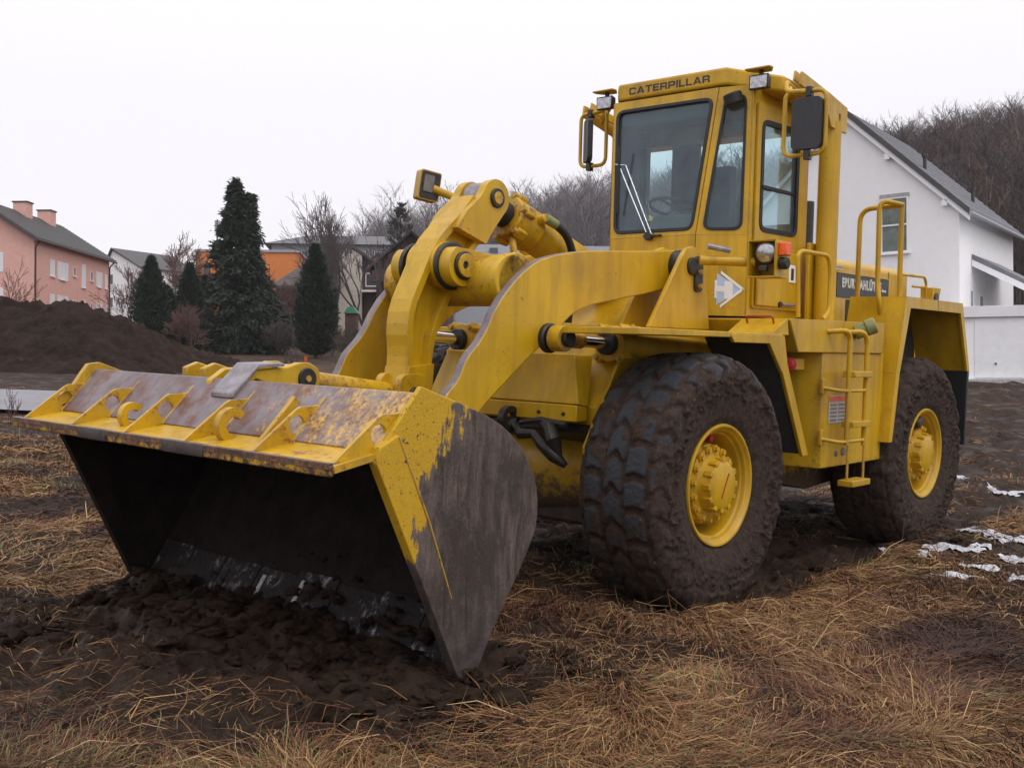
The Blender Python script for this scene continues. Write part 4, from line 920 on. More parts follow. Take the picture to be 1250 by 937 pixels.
# ---- roof, visor with lettering, roll-over posts
rfm = MB()
plan = [(-1.295, -0.50), (-1.295, 0.50), (-1.45, 0.90), (-2.20, 0.905), (-2.20, -0.905), (-1.92, -0.90)]
zt = [3.665, 3.665, 3.575, 3.545, 3.545, 3.575]; zb = [3.535, 3.535, 3.455, 3.43, 3.43, 3.455]
vs = [(x, y, b) for (x, y), b in zip(plan, zb)] + [(x, y, t) for (x, y), t in zip(plan, zt)] + [(-1.75, 0, 3.70), (-1.75, 0, 3.50)]
fs = [(i, (i + 1) % 6, (i + 1) % 6 + 6, i + 6) for i in range(6)] + [(i + 6, (i + 1) % 6 + 6, 12) for i in range(6)] + [((i + 1) % 6, i, 13) for i in range(6)]
roof = rfm.add(vs, fs).build('roof', Y, L, 0.02, smooth=30, seg=3)
block_letters('maker_lettering', 'CATERPILLAR', BLKP, roof, (-1.2945, -0.015, 3.598), (0, 1, 0), (0, 0, 1), 0.054, 0.745)
MB().cyl((-1.21, 0.60, 3.44), (-1.23, 0.62, 3.36), 0.07, 18).build('horn_speaker', BLK, roof, 0.01)
rp = MB().box(-2.26, -2.02, -1.0, 1.0, 3.29, 3.50).build('roll_bar', Y, roof, 0.02)
for s in (1, -1):
    MB().tube([(-2.13, s * 0.95, 1.78), (-2.13, s * 0.95, 3.34)], 0.083, 28).build('roll_post', Y, L)
    MB().box(-2.24, -2.01, *sorted((s * 0.84, s * 0.87)), 1.79, 2.40).build('post_gusset', Y, L, 0.006) if s > 0 else None
    MB().prism([(-2.0, 3.28), (-2.28, 3.27), (-2.28, 3.47), (-1.96, 3.53), (-1.50, 3.60), (-1.48, 3.50), (-1.92, 3.40)], *sorted((s * 0.995, s * 1.015)), 'y', [[(-2.16, 3.31), (-2.13, 3.31), (-2.13, 3.40), (-2.16, 3.40)]]).build('post_bracket', Y, rp, 0.005)
    MB().prism([(-1.50, 3.545), (-1.52, 3.62), (-1.88, 3.555), (-1.90, 3.48)], *sorted((s * 0.935, s * 0.950)), 'y', [circ(-1.60, 3.565, 0.014, 10), circ(-1.72, 3.545, 0.014, 10)]).build('lifting_plate', Y, rp, 0.004)
# ---- mirrors
def mirror(s, x, yi, yo, z0, z1):
    mr = empty('mirror', (x, s * (yi + yo) / 2, (z0 + z1) / 2)); mr.parent = L
    O = Vector((x, s * (yi + yo) / 2, (z0 + z1) / 2)); T = lambda p: tuple(Vector(p) - O)
    loop = [(x, s * (yi + yo) / 2, z1), (x, s * yo, z1), (x, s * yo, z0), (x, s * yi, z0), (x, s * yi, z1 - 0.02), (x - 0.02, s * (yi + 0.03), z1 + 0.02)]
    MB().tube([T(p) for p in rounded(loop, 0.07)], 0.0155, 12).build('mirror_frame', Y, mr)
    MB().tube([T(p) for p in rounded([(x, s * (yi + yo) / 2 + s * 0.02, z1), (x - 0.01, s * yi, z1 + 0.02), (x - 0.05, s * (yi - 0.02), z1 + 0.10), (-1.62, s * 0.90, 3.50)], 0.06)], 0.018, 12).build('mirror_arm', Y, mr)
    MB().tube([T(p) for p in rounded([(x - 0.02, s * (yi + 0.03), z1 + 0.02), (x - 0.06, s * (yi + 0.0), z1 + 0.06), (-1.62, s * 0.90, 3.46)], 0.05)], 0.0155, 12).build('mirror_arm', Y, mr)
    yc = s * (yi + (yo - yi) * 0.60); hw = (yo - yi) * 0.36
    sh_ = MB().prism([(p[0] - O.y, p[1] - O.z) for p in rrect(yc - hw, yc + hw, z0 + 0.03, z1 - 0.05, 0.045)], 0.0, 0.045, 'x').build('mirror_shell', BLKP, mr, 0.012)
    MB().prism([(p[0] - O.y, p[1] - O.z) for p in rrect(yc - hw + 0.02, yc + hw - 0.02, z0 + 0.05, z1 - 0.07, 0.03)], -0.004, 0.0, 'x').build('mirror_glass', CHROME, sh_)
    if s < 0:
        c_ = Vector((0, yc - O.y, 0)); sh_.rotation_euler = (0, 0, -0.72); sh_.location = c_ - Matrix.Rotation(-0.72, 3, 'Z') @ c_
    for z in (z0, z1): MB().box(-0.02, 0.03, yc - O.y - 0.022, yc - O.y + 0.022, z - O.z - 0.04, z - O.z + 0.03).build('mirror_clamp', BLKP, mr, 0.004)
mirror(1, -1.22, 1.03, 1.345, 2.935, 3.375); mirror(-1, -1.42, 0.70, 0.97, 3.06, 3.50)
# ---- roof work lamps
for s, x, y, z in ((1, -1.24, 0.80, 3.505), (-1, -1.27, -0.62, 3.535)):
    wl_ = empty('roof_lamp', (x, y, z)); wl_.parent = L
    MB().hexa([(0, -0.078, -0.058), (0, 0.078, -0.058), (0, 0.082, 0.052), (0, -0.082, 0.052)], [(-0.08, -0.06, -0.045), (-0.08, 0.06, -0.045), (-0.08, 0.06, 0.045), (-0.08, -0.06, 0.045)]).build('lamp_body', BLKP, wl_, 0.008)
    MB().box(-0.004, 0.004, -0.068, 0.068, -0.048, 0.042).build('lamp_lens', LENS, wl_, 0.006)
    MB().prism([(-0.11, -0.05), (-0.02, -0.105), (0.03, -0.10), (0.03, 0.10), (-0.02, 0.105), (-0.11, 0.05)], 0.085, 0.098, 'z').build('lamp_bracket', YA, wl_, 0.004)
    MB().hexa([(0.03, -0.10, 0.09), (0.03, 0.10, 0.09), (-0.11, 0.05, 0.09), (-0.11, -0.05, 0.09)], [(-0.04, -0.05, 0.118), (-0.04, 0.05, 0.118), (-0.11, 0.05, 0.118), (-0.11, -0.05, 0.118)]).build('lamp_hood', YA, wl_, 0.004)
    MB().cyl((-0.04, 0, 0.03), (-0.04, 0, 0.09), 0.018, 10).build('lamp_stem', BLKP, wl_)
# ---- head lamps on stalks from the tower
def headlamp(s, x, y, z, tilt, stalk, cover, yaw_=0.0):
    h = empty('headlamp', (x, y, z)); h.parent = L; h.rotation_euler = (tilt, 0, yaw_)
    b = MB()
    if not cover:
        b.box(-0.20, 0, -0.105, -0.097, -0.125, 0.125); b.box(-0.20, 0.0, 0.097, 0.105, -0.125, 0.125)
        b.box(-0.20, 0.0, -0.105, 0.105, 0.117, 0.125); b.box(-0.20, 0.0, -0.105, 0.105, -0.125, -0.117); b.box(-0.208, -0.20, -0.105, 0.105, -0.125, 0.125)
        ho = b.build('lamp_housing', Y, h, 0.004)
        MB().lathe([(0.0, -0.13), (0.05, -0.12), (0.078, -0.05), (0.084, -0.01), (0.084, 0.0), (0.074, 0.004)], (-0.03, 0.015, 0.045), (1, 0, 0), 28).build('lamp_bowl', BLK, h, 0.003)
        MB().lathe([(0.0, 0.0), (0.05, -0.006), (0.072, -0.022)][::-1], (-0.006, 0.015, 0.045), (1, 0, 0), 28).build('lamp_lens', LENS, h)
        MB().box(-0.04, 0.0, -0.02, 0.04, -0.085, -0.045).build('lamp_clamp', GREASE, h, 0.006)
        MB().box(-0.115, -0.035, 0.105, 0.165, 0.02, 0.11).build('indicator_lamp', ORAM, h, 0.008)
        MB().cyl((-0.07, 0.105, -0.03), (-0.07, 0.165, -0.03), 0.042, 18).build('marker_lamp', BLK, h, 0.01)
    else:
        b.prism(rrect(-0.085, 0.085, -0.11, 0.11, 0.02), -0.085, 0.0, 'x'); ho = b.build('lamp_housing', CREAM, h, 0.012)
        MB().prism(rrect(-0.076, 0.076, -0.10, 0.10, 0.016), 0.0, 0.006, 'x').build('lamp_rim', GREASE, h, 0.003)
        MB().prism(rrect(-0.055, 0.025, -0.05, 0.075, 0.006), 0.006, 0.014, 'x').build('lamp_lens', GREYP, h, 0.003)
    M_ = h.rotation_euler.to_matrix().inverted()
    MB().tube([M_ @ (Vector(p) - Vector((x, y, z))) for p in stalk], 0.034 if not cover else 0.03, 16).build('lamp_stalk', Y, h)
headlamp(1, -0.78, 1.125, 2.175, 0.0, [(-0.62, 0.74, 2.165), (-0.86, 1.03, 2.16)], False)
headlamp(-1, 0.27, -1.04, 2.70, rad(-8), [(0.25, -1.03, 2.68), (-0.25, -0.74, 2.49), (-0.50, -0.74, 2.22)], True, rad(72))
MB().tube([(-0.62, 0.80, 2.26), (-0.75, 0.90, 2.235)], 0.02, 10).build('stalk_clamp', STEELM, tower)
# ================================================================== the site
def cw(X, Z, H=0.0):                    # metres to the right of, ahead of and above the camera's standpoint
    p = CAMW[:2] + Z * FW + X * RT; return (p[0], p[1], CAMW[2] + H)
def to_site(x, y):
    d0, d1 = x - CAMW[0], y - CAMW[1]; return d0 * RT[0] + d1 * RT[1], d0 * FW[0] + d1 * FW[1]
TRK = [(1.06, 0.36), (-1.06, 0.36)]
def mudmask(x, y):
    X, Z = to_site(x, y)
    n = fbm(x * 0.9, y * 0.9, 5, 2); n2 = fbm(x * 3.2, y * 3.2, 4, 5)
    k = (n - 0.5) * 1.3 + (n2 - 0.5) * 0.5
    bz = 1 - np.hypot((x - 2.72) / 1.2, (y - 0.35) / 2.0) + k * 0.9       # churned up in front of the bucket
    m = sstep(-0.12, 0.35, bz)
    tr = np.maximum(sstep(0.46, 0.24, np.abs(np.abs(y) - 1.05) + (n - 0.5) * 0.5), sstep(0.9, 0.3, np.abs(y)) * 0.6) * sstep(1.1, 0.4, x)
    m = np.maximum(m, tr * 0.95)
    far = sstep(10.0, 17.0, Z + (n - 0.5) * 7) * sstep(2.0, 6.5, X + (n - 0.5) * 3)
    m = np.maximum(m, far * (0.55 + 0.6 * (n2 > 0.42)))
    pth = sstep(19.4, 20.2, Z) * sstep(27, 26.4, Z) * sstep(-6.5, -7.5, X); m = np.maximum(m, pth * 1.0)
    lf = sstep(25.5, 29.0, Z + (n - 0.5) * 6) * sstep(44, 38, Z) * sstep(2, -4, X)
    m = np.maximum(m, lf)
    r = sstep(0.52, 0.68, fbm(x * 0.45 + 4, y * 0.45, 4, 31)) * sstep(2.2, 3.8, X) * 0.8
    m = np.maximum(m, r)
    m = np.maximum(m, sstep(0.57, 0.68, fbm(x * 0.7, y * 0.7, 4, 44)) * 0.75)
    return np.clip(m, 0, 1)
def ground(x, y, detail=True):
    x = np.asarray(x, float); y = np.asarray(y, float)
    X, Z = to_site(x, y)
    z = -(0.02067 * x + 0.05407 * y) * sstep(170, 90, np.hypot(X, Z)) - 0.0
    z = np.where(np.hypot(X, Z) > 90, -(0.02067 * x + 0.05407 * y), z)
    z = z + 0.013 * np.maximum(0, Z - 30) + 0.62 * sstep(14, 37, Z) * sstep(3, 11, X)
    if detail:
        R = np.hypot(X, Z); near = sstep(30, 8, R)
        m = mudmask(x, y)
        z = z + (fbm(x * 0.35, y * 0.35, 3, 8) - 0.5) * 0.16 * sstep(2, 7, R)
        lump = fbm(x * 2.1, y * 2.1, 4, 12) - 0.5
        clod = np.abs(fbm(x * 6.5, y * 6.5, 4, 15) - 0.5)
        z = z + near * ((0.05 + 0.07 * m) * lump + m * (0.075 - clod * 0.45) * 0.6 + (1 - m) * (fbm(x * 5, y * 5, 3, 19) - 0.5) * 0.07)
        # mud pushed up in front of the bucket, ruts under the wheels
        bz = np.exp(-(((x - 2.40) / np.where(x < 2.40, 0.6, 0.40)) ** 2)) * sstep(1.55, 1.10, np.abs(y - 0.02))
        z = z + bz * (0.015 + 0.13 * fbm(x * 2.6 + 3, y * 2.2, 4, 22) + 0.08 * (0.5 - np.abs(fbm(x * 7, y * 7, 4, 23) - 0.5) * 3))
        z = z + np.exp(-(((x - 3.55) / 0.45) ** 2 + ((y + 0.95) / 0.5) ** 2)) * 0.16 * fbm(x * 4, y * 4, 3, 25)
        for yy, wd in TRK:
            z = z - 0.09 * sstep(wd + 0.12, wd - 0.08, np.abs(y - yy)) * sstep(0.75, 0.2, x) * (0.6 + 0.8 * fbm(x * 3, y * 3, 3, 27))
        far = sstep(10.0, 17.0, Z) * sstep(2.0, 6.5, X) * sstep(40, 33, Z)
        z = z + far * (fbm(X * 0.5, Z * 1.3, 4, 29) - 0.5) * 0.55
    return z
def gpt(X, Z): 
    p = cw(X, Z); return (p[0], p[1], float(ground(p[0], p[1], False)))
C0 = CAMW[:2] - 1.5 * FW
th = np.concatenate([np.linspace(-180, -34, 40, endpoint=False), np.linspace(-34, 34, 620, endpoint=False), np.linspace(34, 180, 40, endpoint=False)])
rr_ = np.concatenate([np.linspace(0.3, 4.2, 14, endpoint=False), np.linspace(4.2, 13.5, 300, endpoint=False), np.geomspace(13.5, 60, 150, endpoint=False), np.geomspace(60, 900, 30)])
TH, RR = np.meshgrid(np.radians(th), rr_, indexing='ij')
DX = RR * (np.cos(TH) * FW[0] + np.sin(TH) * RT[0]); DY = RR * (np.cos(TH) * FW[1] + np.sin(TH) * RT[1])
GX, GY = C0[0] + DX, C0[1] + DY
GZ = ground(GX, GY)
na, nr_ = GX.shape
i = np.arange(na)[:, None]; j = np.arange(nr_ - 1)[None, :]; i2 = (i + 1) % na
GF = np.stack([i * nr_ + j, i * nr_ + j + 1, i2 * nr_ + j + 1, i2 * nr_ + j], -1).reshape(-1, 4)
def ground_mat():
    m = NT('field_soil')
    a = m.n('ShaderNodeAttribute', attribute_name='mud').outputs['Fac']
    a = m.math('ADD', a, m.ramp(m.noise(7, 6, 0.7), 0.3, 0.7, -0.3, 0.3), True)
    mud = m.mix(m.ramp(m.noise(5, 7, 0.7), 0.3, 0.7), (0.014, 0.0080, 0.0052), (0.052, 0.031, 0.020))
    gr = m.mix(m.ramp(m.noise(3, 6, 0.7), 0.32, 0.68), (0.026, 0.0135, 0.0075), (0.10, 0.054, 0.026))
    gr = m.mix(m.ramp(m.noise(40, 5, 0.75, stretch=(1, 0.25, 1)), 0.45, 0.65), gr, (0.03, 0.02, 0.014))
    gr = m.mix(m.ramp(m.noise(1.3, 5, 0.7, off=(4, 2, 0)), 0.58, 0.72, 0, 0.5), gr, (0.055, 0.06, 0.022))
    c = m.mix(m.ramp(a, 0.25, 0.6), gr, mud)
    m.bump(m.noise(18, 8, 0.7), 0.9, 0.03)
    wet = m.ramp(m.noise(2.0, 5, 0.6), 0.50, 0.64, 0.88, 0.45)
    m.b.inputs['Specular IOR Level'].default_value = 0.18
    return m.fin(c, wet)
g = npmesh('ground', np.stack([GX, GY, GZ], -1).reshape(-1, 3), GF, ground_mat(), None, {'mud': mudmask(GX, GY).reshape(-1)}, smooth=True)
tag(g, 'muddy field with matted dry grass sloping up to the houses', None, None, 'structure')

# ---- dry grass, straw stalks
def grass_mat(name):
    m = NT(name); c = m.n('ShaderNodeAttribute', attribute_name='tint').outputs['Color']
    return m.fin(c, 0.75)
GM = grass_mat('grass_blades')
def blades(name, N, seed, zr, xr, lmin, lmax, pal, flat, label, upright=0.025, wd=0.00036, keep=None):
    rng = np.random.default_rng(seed)
    Z = zr[0] * (zr[1] / zr[0]) ** rng.random(N); X = (rng.random(N) * 2 - 1) * 0.66 * (Z + 1.2)
    if xr is not None: ok = (X > xr[0]) & (X < xr[1]); X, Z = X[ok], Z[ok]
    x = CAMW[0] + Z * FW[0] + X * RT[0]; y = CAMW[1] + Z * FW[1] + X * RT[1]
    m = mudmask(x, y)
    cl = fbm(x * 1.7, y * 1.7, 4, 71)
    p = (1 - m) ** 1.6 * sstep(0.34, 0.56, cl + 0.09) + 0.035 * sstep(12, 7, Z)
    ins = (np.abs(y) < 1.42) & (x < 0.8) & (x > -5.1); p = np.where(ins, p * 0.25, p)
    ins = (x > 1.8) & (x < 2.9) & (np.abs(y) < 1.42); p = np.where(ins, 0, p)
    if keep is not None: p = p * keep(X, Z, x, y)
    ok = rng.random(len(x)) < p; x, y, X, Z, cl = x[ok], y[ok], X[ok], Z[ok], cl[ok]; n = len(x)
    z = ground(x, y) + rng.random(n) ** 2 * 0.05 * sstep(0.35, 0.7, cl)
    L_ = lmin + (lmax - lmin) * rng.random(n) ** 1.6
    a = fbm(x * 0.8, y * 0.8, 3, 77) * 14 + rng.normal(0, 0.55, n) + 0.5
    up = rng.random(n) < upright
    pit = np.where(up, rng.uniform(0.5, 1.3, n), np.abs(rng.normal(0, flat, n)))
    d = np.stack([np.cos(a) * np.cos(pit), np.sin(a) * np.cos(pit), np.sin(pit)], -1)
    s = np.stack([-np.sin(a), np.cos(a), rng.normal(0, 0.5, n)], -1); s /= np.linalg.norm(s, axis=1)[:, None]
    w_ = np.maximum(0.0011, wd * np.minimum(Z, 14)) * rng.uniform(0.6, 1.5, n)
    B = np.stack([x, y, z], -1); droop = rng.uniform(0.0, 0.35, n) * L_
    bow = rng.normal(0, 0.12, n) * L_
    P0 = B; P1 = B + d * (L_ * 0.5)[:, None] + s * bow[:, None] + np.c_[np.zeros(n), np.zeros(n), 0.008 + np.where(up, 0.08, 0.035) * L_ * rng.random(n)]
    P2 = B + d * L_[:, None] - np.c_[np.zeros(n), np.zeros(n), droop * 0.6]
    P2[:, 2] = np.maximum(P2[:, 2], ground(P2[:, 0], P2[:, 1]) + 0.004)
    P1[:, 2] = np.maximum(P1[:, 2], ground(P1[:, 0], P1[:, 1]) + 0.008)
    V = np.stack([P0 - s * w_[:, None], P0 + s * w_[:, None], P1 - s * w_[:, None] * .9, P1 + s * w_[:, None] * .9, P2 - s * w_[:, None] * .25, P2 + s * w_[:, None] * .25], 1)
    o = np.arange(n)[:, None] * 6
    F = np.concatenate([o + [[0, 1, 3, 2]], o + [[2, 3, 5, 4]]], 0)
    pal = np.array(pal); zone = np.clip((fbm(x * 0.7 + 9, y * 0.7, 4, 81) - 0.5) * 2.3 + 0.5 + rng.normal(0, 0.15, n), 0, 0.999)
    c = pal[(zone * len(pal)).astype(int)] * rng.uniform(0.85, 1.85, n)[:, None]
    o_ = npmesh(name, V.reshape(-1, 3), F, GM, None, None, False, np.repeat(c, 6, 0))
    return tag(o_, label, 'grass', None, 'stuff')
STRAW = [(0.020, 0.009, 0.005), (0.050, 0.018, 0.008), (0.105, 0.038, 0.014), (0.125, 0.052, 0.019), (0.20, 0.105, 0.038), (0.27, 0.165, 0.066), (0.16, 0.085, 0.032), (0.11, 0.046, 0.018), (0.085, 0.030, 0.012), (0.034, 0.014, 0.007)]
blades('dry_grass', 880000, 1, (3.0, 34), None, 0.05, 0.30, STRAW, 0.07, 'matted reddish brown and straw coloured dry grass lying on the field')
blades('dead_stalks', 8000, 2, (3.0, 22), None, 0.15, 0.5, [(0.28, 0.185, 0.085), (0.20, 0.115, 0.05), (0.34, 0.235, 0.12), (0.12, 0.065, 0.03)], 0.12, 'longer bleached straw stalks scattered over the matted grass', upright=0.05, wd=0.0003)
blades('green_grass', 110000, 3, (3.0, 20), None, 0.04, 0.14, [(0.045, 0.06, 0.018), (0.075, 0.085, 0.026), (0.10, 0.10, 0.035)], 0.5, 'short green grass growing through the dead straw', upright=0.35,
       keep=lambda X, Z, x, y: sstep(0.50, 0.60, fbm(x * 1.1 + 3, y * 1.1, 4, 91)))

# ---- lumps of mud thrown up round the bucket
def ico():
    bm = bmesh.new(); bmesh.ops.create_icosphere(bm, subdivisions=3, radius=1); V = np.array([v.co[:] for v in bm.verts]); F = np.array([[v.index for v in f.verts] for f in bm.faces]); bm.free(); return V, F
IV, IF = ico()
def clods(name, spots, seed, mat, label):
    rng = np.random.default_rng(seed); VV, FF = [], []
    for k, q_ in enumerate(spots):
        x, y, r = q_[:3]; zq = q_[3] if len(q_) > 3 else float(ground(x, y))
        o = rng.random(3) * 50
        n1 = fbm(IV[:, 0] * 1.3 + o[0], IV[:, 1] * 1.3 + IV[:, 2] * 1.7 + o[1], 3, k) - 0.5
        n2 = np.abs(fbm(IV[:, 0] * 3 + o[2], IV[:, 1] * 3 - IV[:, 2] * 2.1 + o[1], 4, k + 3) - 0.5)
        n3 = fbm(IV[:, 0] * 7 + o[1], IV[:, 1] * 7 + IV[:, 2] * 5 + o[0], 2, k + 5) - 0.5
        rad_ = 1 + n1 * 1.7 - n2 * 1.7 + n3 * 0.45
        sc = np.array([r * rng.uniform(0.7, 1.5), r * rng.uniform(0.7, 1.5), r * rng.uniform(0.4, 0.75)]); a = rng.random() * 6.28
        P = IV * rad_[:, None] * sc; c, s = np.cos(a), np.sin(a)
        P = np.c_[P[:, 0] * c - P[:, 1] * s, P[:, 0] * s + P[:, 1] * c, P[:, 2]] + [x, y, zq + r * 0.05]
        FF.append(IF + len(IV) * k); VV.append(P)
    o_ = npmesh(name, np.concatenate(VV), np.concatenate(FF), mat, None, None, False)
    return tag(o_, label, 'mud', None, 'stuff')
rng = np.random.default_rng(4)
sp = []
for _ in range(800):
    x = 2.30 + abs(rng.normal(0, 0.36)); y = rng.uniform(-1.5, 1.75); sp.append((x, y, 0.005 + 0.075 * rng.random() ** 7 + 0.009 * rng.random()))
for _ in range(110):
    t_ = rng.random() ** 1.5; sp.append((2.30 - 0.22 * t_, rng.uniform(-1.36, 1.36), rng.uniform(0.010, 0.05) * (1.2 - t_), 0.05 + 0.30 * t_))
for _ in range(40): sp.append((rng.normal(3.45, 0.25), rng.normal(-0.9, 0.25), rng.uniform(0.01, 0.08)))
for _ in range(110): sp.append((rng.uniform(1.7, 3.1), rng.normal(1.75, 0.22), rng.uniform(0.012, 0.05)))
for _ in range(40): sp.append((rng.uniform(2.3, 2.8), rng.uniform(-2.1, -1.3), rng.uniform(0.01, 0.04)))
for _ in range(140): sp.append((rng.uniform(-4.6, 1.0), rng.choice([0.68, 1.5, -1.5, -0.68]) + rng.normal(0, 0.12), rng.uniform(0.012, 0.05)))
CLOD = NT('mud_clod'); CLOD.b.inputs['Specular IOR Level'].default_value = 0.12; CLOD.bump(CLOD.noise(22, 7, 0.7), 0.9, 0.03)
CLODM = CLOD.fin(CLOD.mix(CLOD.ramp(CLOD.noise(6, 6, 0.7), 0.3, 0.7), (0.0125, 0.0070, 0.0045), (0.044, 0.0265, 0.017)), 0.9)
clods('mud_clods', sp, 6, CLODM, 'dark wet lumps of mud heaped against the bucket and the wheels')

# ---- melting snow
def snow_mat():
    m = NT('old_snow'); c = m.mix(m.ramp(m.noise(8, 5), 0.3, 0.7), (0.36, 0.36, 0.39), (0.64, 0.64, 0.69)); m.bump(m.noise(30, 5), 0.5, 0.01); return m.fin(c, 0.5)
SNOW = snow_mat()
def snow(X, Z, lx, lz, seed, label, grp='thin patches of melting snow'):
    n = 90; u = np.linspace(-1, 1, n); A, B = np.meshgrid(u, u, indexing='ij')
    c = cw(X, Z); sx = A * lx; sz = B * lz
    x = c[0] + sx * RT[0] + sz * FW[0]; y = c[1] + sx * RT[1] + sz * FW[1]
    h = 1 - np.hypot(A, B) * 1.15 + (fbm(A * 3.2 + seed * 3.1, B * 2.2 + seed, 5, seed) - 0.5) * 3.2 - 0.42
    z = ground(x, y) + 0.016 + np.clip(h, 0, 1) * 0.018
    V = np.stack([x, y, z], -1).reshape(-1, 3); k = np.arange((n - 1) * (n - 1)); i_, j_ = k // (n - 1), k % (n - 1)
    q = np.stack([i_ * n + j_, (i_ + 1) * n + j_, (i_ + 1) * n + j_ + 1, i_ * n + j_ + 1], -1)
    ok = (h.reshape(-1)[q] > 0.0).all(1); q = q[ok]
    if len(q) < 3: return
    lab = {}                                           # keep the one largest connected sheet
    def find(a):
        while lab.setdefault(a, a) != a: a = lab[a]
        return a
    for f_ in q.tolist():
        r0_ = find(f_[0])
        for v_ in f_[1:]: lab[find(v_)] = r0_
    roots = np.array([find(int(v_)) for v_ in q[:, 0]]); vals, cnt = np.unique(roots, return_counts=True); q = q[roots == vals[cnt.argmax()]]
    us, inv = np.unique(q, return_inverse=True)
    o_ = npmesh('snow_patch', V[us], inv.reshape(-1, 4), SNOW, None, None, True)
    tag(o_, label, 'snow patch', grp)
SN = [(4.08, 9.17, .38, .14), (4.11, 8.81, .30, .10), (3.46, 8.45, .30, .12), (3.16, 8.1, .24, .10), (3.66, 8.04, .26, .10), (3.27, 7.5, .42, .11), (2.97, 7.26, .32, .08), (3.39, 7.36, .32, .09), (3.11, 8.67, .22, .08), (4.06, 9.57, .34, .10), (5.86, 14.1, .20, .24), (5.64, 12.4, .34, .22), (5.1, 10.96, .36, .18)]
SL = ['wide thin snow patch on the mud right of the rear wheel', 'snow patch at the right edge level with the rear tyre', 'narrow snow streak on dark mud nearest the rear tyre', 'small snow streak at the edge of the grass below the rear tyre',
      'snow streak between the larger patches right of the loader', 'long snow streak bordering the straw at right', 'thin broken snow line in front of the dead grass', 'snow streak running out at the right edge above the straw', 'faint snow flecks just beneath the rear tyre',
      'snow streak farthest up beside the rear tyre', 'small bright snow lump behind the rear wheel', 'dashes of snow on the mud behind the rear wheel', 'dull snow on the trampled straw behind the rear wheel']
for k, (X_, Z_, lx, lz) in enumerate(SN): snow(X_, Z_, lx * 1.05, lz * 1.6, 40 + k, SL[k])

# ---- heap of excavated soil
n1, n2 = 260, 150
HX = np.linspace(-33, -9.6, n1); HZ = np.linspace(35.0, 53, n2); A, B = np.meshgrid(HX, HZ, indexing='ij')
topx = np.interp(A, [-33, -25, -20.5, -18, -16.4, -15.2, -14.3, -13.6, -12.9, -12.3, -11.6], [2.1, 2.4, 2.45, 2.42, 2.32, 2.0, 1.40, 0.95, 0.45, 0.10, -0.25])
px_, py_ = CAMW[0] + B * FW[0] + A * RT[0], CAMW[1] + B * FW[1] + A * RT[1]
bell = np.clip(np.where(B < 41.5, (B - 35.6) / 5.9, (52 - B) / 10), 0, 1); bell = np.where(bell < 1, bell ** 0.85, 1)
nz = fbm(A * 0.7, B * 0.7, 5, 51); nz2 = fbm(A * 3, B * 3, 4, 53)
hz_ = topx * bell * (0.93 + 0.16 * nz) + (fbm(A * 7, B * 7, 3, 59) - 0.5) * 0.22 * sstep(0, 0.2, bell) + (nz2 - 0.5) * 0.5 * sstep(0, 0.3, bell) + (np.abs(fbm(A * 1.5, B * 1.5, 4, 57) - 0.5)) * 0.7 * sstep(0, 0.4, bell) - 0.12
V = np.stack([px_, py_, ground(px_, py_, False) + hz_], -1).reshape(-1, 3)
i = np.arange(n1 - 1)[:, None]; j = np.arange(n2 - 1)[None, :]
F = np.stack([i * n2 + j, (i + 1) * n2 + j, (i + 1) * n2 + j + 1, i * n2 + j + 1], -1).reshape(-1, 4)
SM = NT('excavated_soil'); SM.b.inputs['Specular IOR Level'].default_value = 0.08; SM.bump(SM.noise(3.5, 8, 0.72), 1.0, 0.15)
cc = SM.mix(SM.ramp(SM.noise(1.2, 7, 0.68), 0.3, 0.7), (0.012, 0.0070, 0.0052), (0.046, 0.0285, 0.0215))
cc = SM.mix(SM.ramp(SM.noise(0.9, 6, 0.7, off=(3, 5, 1)), 0.60, 0.66, 0, 0.6), cc, (0.075, 0.052, 0.044))
o_ = npmesh('soil_heap', V, F, SM.fin(cc, 0.85), None, None, True)
tag(o_, 'long dark brown heap of excavated soil in front of the pink house', 'soil heap')
# pale strip of paving with water on it, and the kerb behind
pv = MB(); xs = np.linspace(-24, -7.2, 30)
vs = []; 
for x_ in xs:
    for z_ in (20.4, 23.0, 26.2):
        p = gpt(x_ + 0.25 * math.sin(x_ * 1.7), z_ + 0.3 * math.sin(x_ * 0.9)); q = cw(x_, z_); vs.append((p[0], p[1], max(float(ground(p[0], p[1])), p[2]) + 0.05))
pv.add(vs, [(3 * k + r, 3 * k + 3 + r, 3 * k + 4 + r, 3 * k + 1 + r) for k in range(29) for r in (0, 1)])
o_ = pv.build('path', plain('wet_paving', (0.20, 0.192, 0.215), 0.55, 0, 0.25, 1.5), None); tag(o_, 'pale wet strip of paving across the field', None, None, 'structure')

